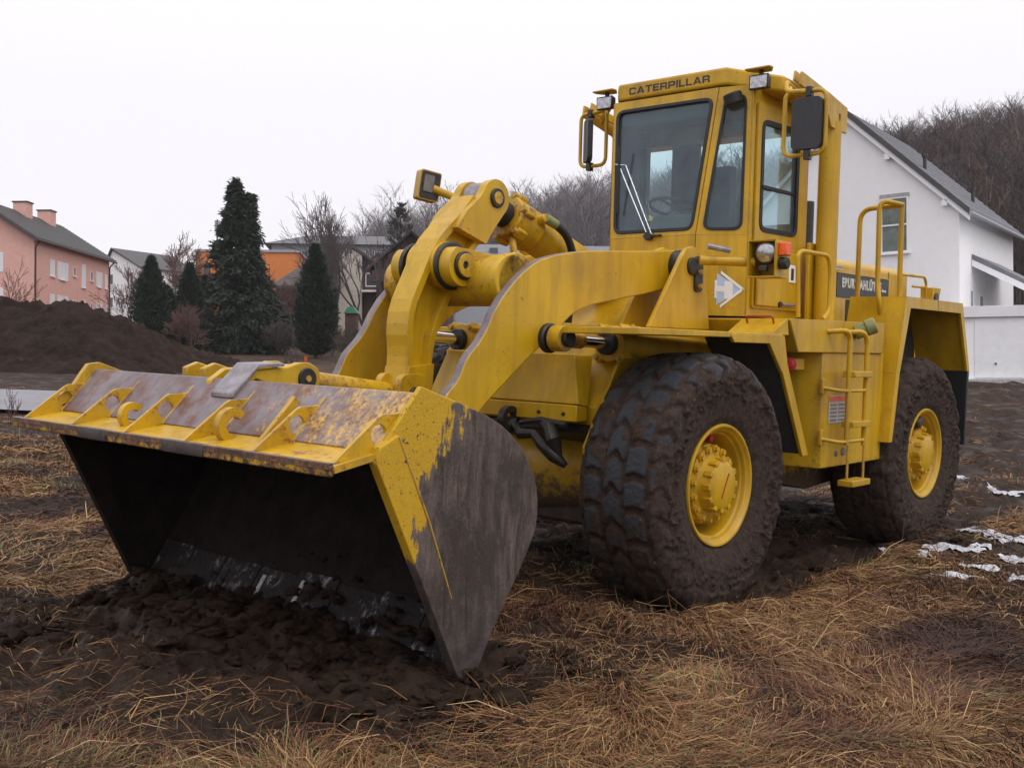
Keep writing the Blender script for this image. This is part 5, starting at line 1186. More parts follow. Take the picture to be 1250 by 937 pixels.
# ---- conifers
def leaf_mat(name, a, b):
    m = NT(name); c = m.n('ShaderNodeAttribute', attribute_name='tint').outputs['Color']; return m.fin(c, 0.7)
LEAF = leaf_mat('evergreen_scales', 0, 0); BARK = plain('bark', (0.06, 0.045, 0.038), 0.9, 0, 0.4, 10, 0.4); TWIG = plain('twig_bark', (0.085, 0.066, 0.066), 0.9, 0, 0.3, 6); TWIGR = plain('reddish_twigs', (0.115, 0.062, 0.050), 0.9, 0, 0.3, 6)
def conifer(name, X, Z, H, Wd, seed, label, cat='tree', shape='cone', col=((0.007, 0.0145, 0.010), (0.024, 0.043, 0.025)), N=15000, tips=((0, 0, 1.0),), base=0.02, grp=None):
    b = gpt(X, Z); t = empty(name, b, label, cat, grp)
    rng = np.random.default_rng(seed)
    MB().tube([(0, 0, -0.2), (0.02, 0, H * 0.5), (0, 0, H * 0.92)], [0.02 * H, 0.012 * H, 0.004 * H], 8).build('trunk', BARK, t)
    P, D, S = [], [], []
    for ti, (tx, ty, th_) in enumerate(tips):
        wk = 1.0 if ti == 0 else 0.62
        n = int(N * th_ / sum(q[2] for q in tips)); nb = max(60, n // (110 if shape == 'cone' else 12))
        hb = base + (1 - base) * rng.random(nb) ** 1.25; az = rng.random(nb) * 6.283
        if shape == 'cone': prof = np.interp(hb, [0, .08, .2, .3, .43, .55, .66, .8, .92, 1], [.90, 1.0, .97, .84, .62, .45, .32, .165, .055, .008])
        elif shape == 'column': prof = np.interp(hb, [0, .06, .25, .5, .7, .85, 1], [.5, .75, 1, .9, .62, .34, .03])
        else: prof = np.interp(hb, [0, .2, .4, .7, 1], [.5, .9, 1, .7, .1])
        br = wk * prof * Wd * rng.uniform(0.55 if shape == 'cone' else 0.72, 1.15, nb)
        k = rng.integers(0, nb, n); f = rng.random(n) ** (0.55 if shape == 'cone' else 0.4)
        r = br[k] * f; a = az[k] + rng.normal(0, 0.13, n) * (1.3 - f)
        z = (hb[k] * H * th_) + 0.10 * r - 0.28 * r * f * (1.0 if shape == 'cone' else -0.9) + rng.normal(0, 0.03 * Wd, n)
        z = np.maximum(z, 0.05)
        P.append(np.stack([tx + r * np.cos(a) + rng.normal(0, .04 * Wd, n), ty + r * np.sin(a) + rng.normal(0, .04 * Wd, n), z], -1))
        dz = -0.45 if shape == 'cone' else 1.1
        d = np.stack([np.cos(a) + rng.normal(0, .5, n), np.sin(a) + rng.normal(0, .5, n), dz + rng.normal(0, .45, n)], -1); D.append(d / np.linalg.norm(d, axis=1)[:, None])
        S.append(rng.uniform(0.6, 1.4, n))
    P, D, S = np.concatenate(P), np.concatenate(D), np.concatenate(S); n = len(P)
    s = np.cross(D, rng.normal(0, 1, (n, 3))); s /= np.linalg.norm(s, axis=1)[:, None]
    l = (0.036 * H ** 0.6 * S)[:, None] * (1.0); wv = l * 0.42
    V = np.stack([P - s * wv, P + D * l * .6 - s * wv * .8, P + D * l * 1.9, P + D * l * .6 + s * wv * .8], 1)
    F = np.arange(n)[:, None] * 4 + [[0, 1, 2, 3]]
    g_ = rng.random(n)[:, None] * 0.7 + 0.3 * vnoise(P[:, 0] * 3, P[:, 2] * 3, seed)[:, None]
    npmesh('crown', V.reshape(-1, 3), F, LEAF, t, None, False, np.repeat(np.array(col[0]) * (1 - g_) + np.array(col[1]) * g_, 4, 0))
    return t
def px(u, D): return (u - 625) / 1316.06 * D
conifer('cypress_tree', px(289, 65), 65, 10.4, 3.35, 1, 'tallest dark green cypress with a ragged double top behind the soil heap', N=64000, tips=((0.15, 0, 1.0), (-0.70, 0.2, 0.92)))
conifer('thuja_tree', px(184, 60), 60, 5.3, 1.05, 2, 'dark columnar thuja at the right end of the soil heap', shape='column', N=22000)
conifer('thuja_tree', px(203, 61), 61, 3.7, 0.85, 3, 'lower rounded thuja leaning against the taller column by the heap', shape='round', N=16000)
conifer('thuja_tree', px(231, 62), 62, 5.1, 0.95, 4, 'narrow thuja behind bare reddish brush left of the big cypress', shape='column', N=20000)
conifer('thuja_tree', px(385, 60), 60, 6.2, 1.15, 5, 'dark pointed thuja standing alone right of the big cypress', shape='column', N=26000)
conifer('spruce_tree', px(243, 150), 150, 9.0, 3.2, 6, 'distant rounded grey-green conifer beyond the orange building', shape='round', N=5000, col=((0.04, 0.055, 0.05), (0.075, 0.09, 0.08)))
conifer('pine_tree', px(489, 92), 92, 12.2, 2.0, 7, 'loose dark pine beside the wooden chalet', shape='round', base=0.62, N=1500, col=((0.03, 0.035, 0.03), (0.06, 0.065, 0.055)))

# ---- bare trees and shrubs
def bare(name, X, Z, H, spread, seed, label, mat=TWIG, cat='tree', depth=5, trunks=1, r0=None, grp=None, dens=3):
    b = gpt(X, Z); t = empty(name, b, label, cat, grp); R = random.Random(seed); big, fine = MB(), MB()
    minr = 0.0007 * Z * 0.28
    def grow(p, d, l, r, k):
        if k == 0 or l < 0.12: return
        q = [p]; dd = d.copy()
        for _ in range(3):
            dd = (dd + Vector((R.gauss(0, .13), R.gauss(0, .13), R.gauss(0.05, .08)))).normalized(); q.append(q[-1] + dd * l / 3)
        (big if k >= depth - 1 else fine).tube(q, [max(minr, r * (1 - .13 * i_)) for i_ in range(4)], 5 if k >= depth - 1 else 3, False)
        for _ in range(dens if k > 1 else dens + 1):
            f = R.uniform(.35, 1); i_ = min(2, int(f * 3)); o = q[i_].lerp(q[i_ + 1], f * 3 - i_)
            a = R.uniform(0, 6.283); sp_ = R.uniform(.35, .85) * spread
            u_ = dd.orthogonal().normalized(); v_ = dd.cross(u_)
            nd = (dd + (u_ * math.cos(a) + v_ * math.sin(a)) * sp_ + Vector((0, 0, .12))).normalized()
            grow(o, nd, l * R.uniform(.50, .78), r * .55, k - 1)
        grow(q[-1], dd, l * .72, r * .62, k - 1)
    for i_ in range(trunks):
        d = Vector((R.gauss(0, .08 if trunks == 1 else .38), R.gauss(0, .08 if trunks == 1 else .38), 1)).normalized()
        grow(Vector((R.gauss(0, .05 * trunks), R.gauss(0, .05 * trunks), -0.1)), d, H * .36, r0 or H * .011, depth)
    big.build('trunk', BARK if mat is TWIG else mat, t, smooth=60)
    if fine.v: fine.build('crown', mat, t, smooth=0)
    return t
bare('bare_tree', px(402, 74), 74, 10.6, 1.0, 1, 'leafless tree with a wide twiggy crown left of the stucco gable', depth=6)
bare('bare_tree', px(455, 80), 80, 12.2, 0.8, 2, 'tall thin leafless tree in front of the grey apartment roof', depth=6)
bare('bare_tree', px(470, 72), 72, 8.2, 0.9, 3, 'smaller leafless tree beside the dark wooden chalet', depth=5)
bare('bare_tree', px(208, 78), 78, 7.8, 1.1, 4, 'sparse leafless tree with reddish twigs behind the thujas', TWIGR, depth=6)
bare('bare_tree', px(160, 84), 84, 6.4, 1.1, 5, 'low leafless tree in front of the white apartment house', TWIGR, depth=5)
bare('bare_tree', px(340, 70), 70, 5.6, 1.2, 6, 'bushy leafless tree close to the right side of the big cypress', TWIGR, depth=6, trunks=2)
bare('bare_tree', px(2, 46), 46, 4.6, 1.2, 7, 'leafless young tree at the left edge before the pink gable', TWIGR, depth=5)
bare('bare_tree', px(172, 108), 108, 7.6, 1.1, 31, 'reddish leafless tree beside the apartment balconies', TWIGR, depth=6)
bare('bare_tree', px(222, 86), 86, 8.4, 1.1, 32, 'taller reddish leafless tree between the two columnar thujas', TWIGR, depth=6)
bare('bare_tree', px(252, 100), 100, 9.5, 1.0, 8, 'leafless tree in front of the smoke-grey sky by the mast', depth=5)
bare('bare_shrub', px(232, 58), 58, 3.0, 1.3, 9, 'reddish leafless shrub between the narrow thuja and the cypress', TWIGR, 'shrub', 5, 5, 0.02)
bare('bare_shrub', px(338, 63), 63, 2.2, 1.3, 10, 'pale leafless shrub at the foot of the cypress, right side', TWIG, 'shrub', 5, 6, 0.018)
bare('bare_shrub', px(410, 64), 64, 2.0, 1.3, 11, 'leafless shrub just right of the lone thuja', TWIG, 'shrub', 5, 6, 0.018)
bare('bare_shrub', px(432, 58), 58, 1.8, 1.3, 12, 'low leafless shrub under the stucco gable', TWIGR, 'shrub', 5, 6, 0.018)
bare('bare_shrub', px(357, 48), 48, 1.0, 1.2, 13, 'small dark leafless bush on the straw before the lone thuja', TWIG, 'shrub', 4, 4, 0.018)
bare('bare_shrub', px(237, 36), 36, 0.7, 1.2, 14, 'rust brown weed clump at the foot of the soil heap', TWIGR, 'shrub', 4, 5, 0.01)
conifer('hedge_bush', px(437, 57), 57, 1.5, 1.4, 15, 'low dark green hedge bush near the wooden chalet', 'bush', 'round', N=3500, col=((0.018, 0.026, 0.016), (0.045, 0.058, 0.032)))
bare('weed_stalk', px(9, 15.2), 15.2, 1.15, 0.3, 21, 'dry weed stalk standing at the left edge by the paving', TWIGR, 'weed', 3, 1, 0.006); bare('weed_stalk', px(34, 14.6), 14.6, 1.2, 0.5, 22, 'dry weed with side shoots left of the bucket lip', TWIGR, 'weed', 3, 1, 0.006)

# ---- houses
def wallm(name, col, var=0.06): return plain(name, col, 0.85, 0, var, 3, 0.05)
ROOFG = NT('grey_roof_tiles'); _x, _y, _z = ROOFG.xyz()
def roof_mat(name, a, b, sc=9.0):
    m = NT(name); w1 = m.n('ShaderNodeTexWave', {'Vector': m.obj(), 'Scale': sc, 'Distortion': 0.3}, wave_type='BANDS', bands_direction='Z').outputs[1]
    c = m.mix(m.ramp(m.noise(2, 6, 0.7), 0.3, 0.7), a, b); c = m.mix(m.ramp(w1, 0.75, 0.95, 0, 0.45), c, tuple(v * 0.45 for v in a)); m.bump(w1, 0.4, 0.03); return m.fin(c, 0.6)
RGREY = roof_mat('roof_grey', (0.075, 0.078, 0.085), (0.13, 0.13, 0.14)); RDARK = roof_mat('roof_dark', (0.055, 0.05, 0.05), (0.085, 0.08, 0.08)); RTILE = roof_mat('roof_blue_grey', (0.13, 0.135, 0.155), (0.20, 0.205, 0.225), 5.0); RBROWN = roof_mat('roof_brown', (0.045, 0.035, 0.033), (0.08, 0.064, 0.06))
WHT = wallm('white_render', (0.82, 0.815, 0.82), 0.03); PINK = wallm('pink_render', (0.66, 0.375, 0.315)); ORG = wallm('orange_render', (0.62, 0.21, 0.06)); STUC = NT('stucco_cream'); STUCM = STUC.fin(STUC.mix(STUC.ramp(STUC.noise(5, 5, 0.7), 0.55, 0.65), (0.52, 0.47, 0.40), (0.30, 0.26, 0.22)), 0.9)
GREYW = wallm('grey_render', (0.33, 0.34, 0.38)); WOOD = plain('dark_boards', (0.075, 0.04, 0.032), 0.8, 0, 0.3, 4); FRM = plain('window_white', (0.78, 0.78, 0.80), 0.5, 0, 0.04)
SHUT = plain('shutter_white', (0.70, 0.70, 0.72), 0.6, 0, 0.06, 30); METAL = plain('dark_metal', (0.05, 0.045, 0.045), 0.5, 0.3); CURT = plain('window_dark_blind', (0.20, 0.20, 0.23), 0.5, 0, 0.2, 8)
class House:
    """local frame: a across the gable wall, b along the house away from it, c up"""
    def __init__(s, name, o, adir, label, cat='house', base=None):
        a = Vector((adir[0] * RT[0] + adir[1] * FW[0], adir[0] * RT[1] + adir[1] * FW[1], 0)).normalized()
        s.e = empty(name, o, label, cat, rz=math.atan2(a.y, a.x))
    def gable(s, w_, l, he, hr, mat, apex=0.5, base=-3.0):
        m = MB(); m.prism([(0, base), (w_, base), (w_, he), (w_ * apex, hr), (0, he)], 0, l, 'y'); return m.build('wall', mat, s.e)
    def roof(s, w_, l, he, hr, mat, over=0.4, oa=0.5, th_=0.16, apex=0.5, rows=0):
        m = MB(); ap = w_ * apex
        for sg, w2 in ((-1, ap), (1, w_ - ap)):
            k = (hr - he) / w2; x0 = ap + 0.0; x1 = ap + sg * (w2 + over); z1 = hr - k * (w2 + over)
            top = [(x1, z1 + th_), (x0, hr + th_ + .03)]
            if rows:                                  # overlapping courses of tiles
                top = []
                for r in range(rows):
                    for f, dz in ((r / rows, 0.045), ((r + .98) / rows, 0.0)):
                        top.append((x1 + (x0 - x1) * f, z1 + (hr - z1) * f + th_ + dz - 0.02))
                top.append((x0, hr + th_))
            m.prism([(x0, hr + 0.02), (x1, z1 + 0.02)] + top, -oa, l + oa, 'y')
        ro = m.build('roof', mat, s.e, 0)
        return ro
    def win(s, face, p, z, wd, h, pane=HGLASS, frame=FRM, bars=(1, 1), sill=True, w_=0, shutters=False, label=None, t=0.03):
        m = MB(); fw = 0.055
        def bx(mb, a0, a1, b0, b1, c0, c1):
            if face == 'gable': mb.box(a0, a1, -b1, -b0, c0, c1)
            elif face == 'right': mb.box(w_ + b0, w_ + b1, a0, a1, c0, c1)
            elif face == 'back': pass
        bx(m, p, p + fw, 0.002, t, z, z + h); bx(m, p + wd - fw, p + wd, 0.002, t, z, z + h); bx(m, p + fw, p + wd - fw, 0.002, t, z, z + fw); bx(m, p + fw, p + wd - fw, 0.002, t, z + h - fw, z + h)
        for k in range(1, bars[0]): bx(m, p + wd * k / bars[0] - .03, p + wd * k / bars[0] + .03, 0.002, t, z + fw, z + h - fw)
        for k in range(1, bars[1]): bx(m, p + fw, p + wd - fw, 0.002, t * .96, z + h * k / bars[1] - .03, z + h * k / bars[1] + .03)
        f = m.build('window', frame, s.e); g_ = MB(); bx(g_, p + fw * .5, p + wd - fw * .5, 0.001, 0.012, z + fw * .5, z + h - fw * .5); g_.build('pane', pane, f)
        if sill: q = MB(); bx(q, p - .06, p + wd + .06, 0.002, 0.12, z - .07, z - .005); q.build('sill', frame, f)
        if shutters:
            for a0 in (p - wd * .5, p + wd + .02): q = MB(); bx(q, a0, a0 + wd * .48, 0.002, 0.045, z - .02, z + h + .02); q.build('shutter', SHUT, f)
        return f
    def add(s, name, mb, mat, parent=None, bevel=0): return mb.build(name, mat, parent or s.e, bevel)
# white house with the garage, on the right
A0 = (12.944, 42.0); PH = 0.660; sd2 = (math.cos(PH), -math.sin(PH)); ld2 = (math.sin(PH), math.cos(PH)); Wh = 4.32
o = cw(A0[0] - Wh * sd2[0], A0[1] - Wh * sd2[1], 0.85)
h = House('white_house', o, sd2, 'white rendered gabled house with blue-grey tiles behind the loader')
zR, zE = 11.34 - 0.85 - 0.25, 11.34 - 4.08 - 0.85 - 0.25
h.gable(2 * Wh, 8.0, zE, zR, WHT)
r_ = h.roof(2 * Wh, 8.0, zE, zR, RTILE, over=0.42, oa=0.22, th_=0.2, rows=20)
for sg in (-1, 1):
    k = (zR - zE) / Wh; x1 = Wh + sg * (Wh + .42); z1 = zR - k * (Wh + .42)
    h.add('verge_board', MB().prism([(Wh, zR - 0.22), (x1, z1 - 0.22), (x1, z1 + 0.0), (Wh, zR + 0.0)], -0.20, -0.16, 'y'), FRM, r_)
    h.add('verge_tiles', MB().prism([(Wh, zR + 0.0), (x1, z1 + 0.0), (x1, z1 + 0.24), (Wh, zR + 0.26)], -0.26, -0.205, 'y'), RDARK, r_)
    for q in (1.75, 3.85): h.add('purlin_end', MB().box(Wh + sg * q - .1, Wh + sg * q + .1, -0.2, 0, zR - k * q - 0.42, zR - k * q - 0.2), FRM, r_)
h.add('gutter', MB().tube([(2 * Wh + .46, -0.25, zE - k * .42 + .05), (2 * Wh + .46, 8.25, zE - k * .42 + .05)], 0.08, 8), plain('zinc', (0.35, 0.36, 0.38), 0.5, 0.4), r_)
for q, b in ((2.5, 2.0), (3.6, 4.6)):
    vp = MB(); vp.cyl((Wh + q, b, zR - k * q), (Wh + q, b, zR - k * q + 0.65), 0.07, 12); vp.cyl((Wh + q, b, zR - k * q + 0.65), (Wh + q, b, zR - k * q + 0.75), 0.12, 12); h.add('vent_pipe', vp, METAL, r_)
GLG = plain('window_green_reflection', (0.10, 0.13, 0.11), 0.12, 0, 0.5, 2)
wn = h.win('gable', Wh + 1.46, 4.62, 1.03, 2.1, GLG, bars=(1, 2), t=0.05); h.add('roller_box', MB().box(Wh + 1.42, Wh + 2.53, -0.06, -0.002, 6.725, 6.86), plain('roller_grey', (0.35, 0.34, 0.34), 0.6), wn)
h.win('gable', Wh - 2.2, 4.62, 1.03, 2.1, HGLASS, bars=(1, 2), t=0.05)
h.win('gable', Wh + 0.9, 8.0, 0.8, 0.9, HGLASS) if False else None
h.add('wall_plate', MB().box(Wh + 1.5, Wh + 1.72, -0.02, -0.002, 3.55, 3.66), STICK)
W2 = 2 * Wh
h.win('right', 1.3, 1.2, 0.45, 2.0, HGLASS, w_=W2); h.win('right', 2.6, 1.4, 0.6, 1.7, CURT, w_=W2); h.win('right', 5.4, 1.2, 1.0, 1.5, HGLASS, w_=W2); 
dr = h.add('front_door', MB().box(W2 + .002, W2 + .06, 3.7, 4.7, -0.2, 2.1), plain('door_grey', (0.32, 0.32, 0.35), 0.5)); h.add('door_handle', MB().cyl((W2 + .06, 3.8, 1.0), (W2 + .12, 3.8, 1.0), .03, 8), METAL, dr)
pr_ = h.add('porch_roof', MB().prism([(W2 + .02, 4.35), (W2 + 2.3, 3.05), (W2 + 2.3, 3.2), (W2 + .02, 4.55)], 1.6, 5.6, 'y'), RTILE)
h.add('porch_verge', MB().prism([(W2 + .02, 4.1), (W2 + 2.3, 2.80), (W2 + 2.3, 3.05), (W2 + .02, 4.34)], 1.56, 1.62, 'y'), FRM, pr_)
h.add('porch_post', MB().box(W2 + 1.9, W2 + 2.1, 1.7, 1.9, -1, 3.1), WHT, pr_); h.add('porch_post', MB().box(W2 + 1.9, W2 + 2.1, 5.2, 5.4, -1, 3.1), WHT, pr_)
# garage in front of the house
gD = 35.5; go = cw(px(1176, gD), gD, 0.58); gg = House('garage', go, (0.955, -0.295), 'flat-roofed white garage beside the rear fender of the loader', 'garage')
hh = (485 - 374) / 1316 * gD - 0.95
gg.add('wall', MB().box(0, 6.5, 0, 6, -1.5, hh), WHT); gg.add('fascia', MB().box(-0.1, 6.6, -0.12, 6.1, hh, hh + 0.36), wallm('fascia_white', (0.74, 0.73, 0.75)), None, 0.01)
gdr = gg.add('garage_door', MB().box(0.35, 2.12, -0.03, -0.002, 0.06, hh - 0.08), wallm('door_panel_white', (0.76, 0.76, 0.78)), None, 0.004); gg.add('door_lock', MB().cyl((0.98, -0.03, 0.52), (0.98, -0.06, 0.52), 0.035, 10), METAL, gdr)
gg.add('corner_post', MB().box(2.16, 2.42, -0.1, -0.002, -0.4, hh), WHT, None, 0.006); gg.add('post_cap', MB().cyl((2.29, -0.16, hh + 0.1), (2.29, -0.16, hh + .22), 0.1, 12), FRM)
gg.add('plinth', MB().box(-0.3, 6.7, -0.30, -0.0025, -1.2, 0.02), plain('concrete_plinth', (0.40, 0.39, 0.40), 0.8), None, 0.01)
# pink house on the left
pD = 85.0; po = cw(-37.5, pD, 6.5); adir = (1.0, -0.05); Wp = 9.4
ph = House('pink_house', (po[0] - Wp * (RT[0]), po[1] - Wp * (RT[1]), po[2]), adir, 'pink two-storey house with white shutters at far left')
ph.gable(Wp, 13.9, 6.1, 9.1, PINK); r_ = ph.roof(Wp, 13.9, 6.1, 9.1, RDARK, over=0.45, oa=0.5, th_=0.2, rows=18)
ph.add('verge_board', MB().prism([(Wp * .5, 8.95), (Wp + .45, 5.66), (Wp + .45, 5.86), (Wp * .5, 9.15)], -0.56, -0.505, 'y'), plain('brown_fascia', (0.06, 0.035, 0.035), 0.7), r_)
ph.add('gutter', MB().tube([(Wp + .5, -0.5, 5.82), (Wp + .5, 14.4, 5.82)], 0.08, 8), plain('gutter_brown', (0.055, 0.035, 0.035), 0.5), r_)
for b in (6.0, 10.2): 
    ch = ph.add('chimney', MB().box(Wp * .5 - .2, Wp * .5 + 1.0, b, b + 1.0, 7.6, 9.95), PINK, r_); ph.add('chimney_cap', MB().box(Wp * .5 - .28, Wp * .5 + 1.08, b - .08, b + 1.08, 9.95, 10.05), METAL, ch)
for zz in (0.55, 3.33):
    ph.win('right', 2.6, zz, 0.75, 1.35, SHUT, w_=Wp, sill=True); ph.win('right', 4.3, zz - .1, 0.95, 1.45, SHUT, w_=Wp, bars=(2, 1), shutters=True); ph.win('right', 6.7, zz + .45, 0.5, 0.8, CURT, w_=Wp)
    ph.win('right', 8.3, zz - (.35 if zz > 2 else 0.2), 0.75, 2.0 if zz > 2 else 1.6, SHUT, w_=Wp); ph.win('right', 10.0, zz + .4, 0.5, 0.85, CURT, w_=Wp)
    ph.win('right', 11.45, zz, 0.6, 1.35, SHUT, w_=Wp, shutters=True); ph.win('right', 13.0, zz, 0.5, 1.3, SHUT, w_=Wp, shutters=False)
    ph.win('gable', Wp - 4.2, zz + .05, 1.15, 1.5, HGLASS, bars=(2, 1), shutters=True)
ph.add('downpipe', MB().tube([(Wp + .08, 0.05, -3), (Wp + .08, 0.05, 5.3), (Wp + .45, 0.0, 5.8)], 0.07, 8), METAL); ph.add('downpipe', MB().tube([(Wp + .08, 13.8, -3), (Wp + .08, 13.8, 5.3), (Wp + .45, 13.9, 5.8)], 0.07, 8), METAL)
# white apartment house behind it
D = 122.0; H0 = (485 - 385) / 1316 * D
ap = House('apartment_house', cw(px(126, D), D, H0), (0.62, -0.40), 'white apartment house with balconies behind the pink house', 'apartment house')
ap.gable(6.4, 8.0, 5.0, 7.3, WHT, 0.25); ap.roof(6.4, 8.0, 5.0, 7.3, RDARK, 0.3, 0.3, 0.2, apex=0.25)
for zz in (0.0, 2.6):
    ap.win('gable', 1.0, zz + .8, 0.7, 1.2); ap.win('gable', 4.6, zz + .8, 0.6, 1.2)
    for b in (1.0, 4.2): ap.win('right', b, zz + .2, 1.8, 2.0, HGLASS, w_=6.4, bars=(2, 1), sill=False)
    bl = ap.add('balcony', MB().box(6.4 + .002, 7.6, 0.4, 7.6, zz - .1, zz + .05), GREYW); ap.add('balcony_rail', MB().box(7.52, 7.6, 0.4, 7.6, zz + .05, zz + .95), plain('rail_beige', (0.45, 0.42, 0.38), 0.7), bl)
# orange flat-roofed building
D = 90.0; zt_ = (485 - 307) / 1316 * D
ob = House('orange_building', cw(px(237, D), D, zt_ - 9), (0.88, 0.06), 'bright orange flat-roofed building behind the big cypress', 'building')
ob.add('wall', MB().prism(rrect(0, 8.6, 0, 8, 0.6), -2, 9, 'z'), ORG); ob.add('roof', MB().prism(rrect(-.12, 8.72, -.12, 8.12, 0.6), 9, 9.2, 'z'), GREYW); ob.win('gable', 0.75, 5.6, 0.55, 2.3, HGLASS, frame=WOOD, sill=False); ob.win('gable', 0.75, 2.4, 0.55, 2.3, HGLASS, frame=WOOD, sill=False); ob.win('gable', 3.2, 5.6, 0.55, 2.3, HGLASS, frame=WOOD, sill=False)
# long grey apartment block
D = 135.0; ze = (485 - 294) / 1316 * D
gb = House('grey_building', cw(px(331, D), D, ze - 10), (1.0, 0.10), 'long grey apartment block with a shallow hipped roof on the rise', 'apartment block')
gb.add('wall', MB().box(0, 17.5, 0, 10, -3, 9.6), GREYW); hp = MB(); hp.add([(-.9, -.9, 9.6), (18.4, -.9, 9.6), (18.4, 10.9, 9.6), (-.9, 10.9, 9.6), (4.2, 5, 11.5), (14, 5, 11.5)], [(0, 1, 5, 4), (1, 2, 5), (2, 3, 4, 5), (3, 0, 4), (3, 2, 1, 0)]); gb.add('roof', hp, RGREY)
for k_ in range(7): gb.win('gable', 0.8 + k_ * 2.4, 7.2, 1.3, 1.6, HGLASS, sill=False); gb.win('gable', 0.8 + k_ * 2.4, 4.2, 1.3, 1.6, HGLASS, sill=False)
gb.add('balcony', MB().box(0.2, 3.0, -1.2, -.002, 6.0, 7.0), GREYW)
# chalet with a stucco gable and a big brown roof
D = 86.0; zb = (485 - 372) / 1316 * D
cl = House('stucco_house', cw(px(413, D), D, zb), (1.0, 0.05), 'cream stucco house with a broad brown roof behind the lone thuja')
cl.gable(1.85, 6, 4.0, 4.6, STUCM, 0.4); cl.add('side_wall', MB().box(-5.0, 0, 0.4, 6, -3, 1.35), WOOD); cl.add('side_wall', MB().box(1.85, 3.6, 0.4, 6, -2, 3.0), WOOD)
rf_ = MB(); rf_.hexa([(-5.2, -.9, 1.2), (.2, -.9, 1.2), (.2, 4, 4.45), (-1.9, 4, 4.45)], [(-5.2, -.9, 1.42), (.2, -.9, 1.42), (.2, 4, 4.7), (-1.9, 4, 4.7)]); rf_.prism([(0.75, 4.75), (0.15, 4.40), (0.15, 4.65), (0.75, 5.0)], -0.1, 6.5, 'y'); rf_.prism([(0.75, 4.75), (4.4, 2.3), (4.4, 2.5), (0.75, 5.0)], -0.1, 6.5, 'y'); cl.add('roof', rf_, RBROWN)
for a0, z0_, ww in ((-1.4, 1.2, 1.1), (2.1, 1.5, 1.2)): 
    f = MB().box(a0, a0 + ww, 0.36, 0.398, z0_, z0_ + 1.1).build('window', FRM, cl.e); MB().box(a0 + .08, a0 + ww - .08, 0.345, 0.36, z0_ + .08, z0_ + 1.02).build('pane', HGLASS, f)
cl.add('balcony', MB().box(1.9, 3.6, -.5, .398, 1.0, 1.15), FRM)
# dark timber chalet right of it
D = 78.0; zb = (485 - 352) / 1316 * D
ch = House('timber_chalet', cw(px(459, D), D, zb), (1.0, 0.0), 'dark brown timber chalet partly hidden behind the loader arm')
ch.gable(5.2, 7, 1.7, 3.9, WOOD); ch.roof(5.2, 7, 1.7, 3.9, RBROWN, 0.6, 0.8, 0.18); bl = ch.add('balcony', MB().box(-.2, 5.2, -0.9, -.002, 0.4, 0.52), WOOD); ch.add('balcony_rail', MB().box(-.2, 5.2, -0.9, -0.84, 0.52, 1.2), WOOD, bl); ch.win('gable', 0.6, -1.2, 1.0, 1.0); ch.win('gable', 2.6, -1.2, 1.0, 1.0)
D = 98.0; zb = (485 - 325) / 1316 * D
oc = House('orange_house', cw(px(448, D), D, zb), (1.0, 0.0), 'small orange house glimpsed between the stucco house and the chalet'); oc.gable(2.0, 5, 0.35, 1.0, ORG); oc.roof(2.0, 5, 0.35, 1.0, RBROWN, 0.25, 0.2, 0.12)
# house with a pale grey roof behind the arms
D = 92.0; zt_ = (485 - 291) / 1316 * D
gh = House('grey_roofed_house', cw(px(556, D), D, zt_ - 6.6), (1.0, 0.12), 'house with a long pale grey roof behind the tilt cylinder'); gh.add('wall', MB().box(0, 13.8, 0.5, 8, -3, 5.2), GREYW)
rf_ = MB(); rf_.prism([(-.3, 4.9), (-.3, 5.15), (4.2, 6.75), (8.7, 5.15), (8.7, 4.9), (4.2, 6.5)], -.5, 14.3, 'x'); gh.add('roof', rf_, RTILE); [gh.add('window', MB().box(1.2 + 3.2 * k_, 2.3 + 3.2 * k_, 0.44, 0.498, 1.6, 3.0), HGLASS) for k_ in range(4)]; gh.add('dormer_window', MB().box(3.0, 3.7, 0.6, 1.6, 5.3, 5.95), HGLASS)
# shed with a green roof, marker, mast
sD = 62.0; sh_ = House('garden_shed', gpt(px(421, sD), sD), (1.0, 0.0), 'small dark shed with a green roof cover below the stucco house', 'shed'); sh_.add('wall', MB().box(0, .65, 0, .9, -.2, 2.55), WOOD); sh_.add('roof', MB().prism([(-.08, 2.55), (.73, 2.55), (.45, 2.95), (.18, 2.9)], -.1, 1.0, 'y'), plain('green_sheet', (0.06, 0.22, 0.13), 0.5))
mk = empty('marker_post', gpt(px(373, 45), 45), 'short orange marker post in the straw before the lone thuja', 'post'); MB().tube([(0, 0, -.05), (0, 0, .55)], 0.025, 8).build('post', TWIG, mk); MB().prism([(-.05, .55), (.06, .55), (.05, .30), (-.06, .33)], -.015, .015).build('flag', ORAM, mk)
D = 190.0; mt = empty('antenna_mast', cw(px(264.5, D), D, (485 - 330) / 1316 * D), 'thin grey antenna mast rising behind the orange building', 'mast'); MB().tube([(0, 0, -4), (0, 0, 9.0)], [0.2, 0.12], 8).build('pole', METAL, mt)
for k_ in range(3): a = 2.1 * k_; MB().box(-.12 + .35 * math.cos(a), .12 + .35 * math.cos(a), -.1 + .35 * math.sin(a), .1 + .35 * math.sin(a), 6.8, 8.8).build('antenna_panel', GREYW, mt)

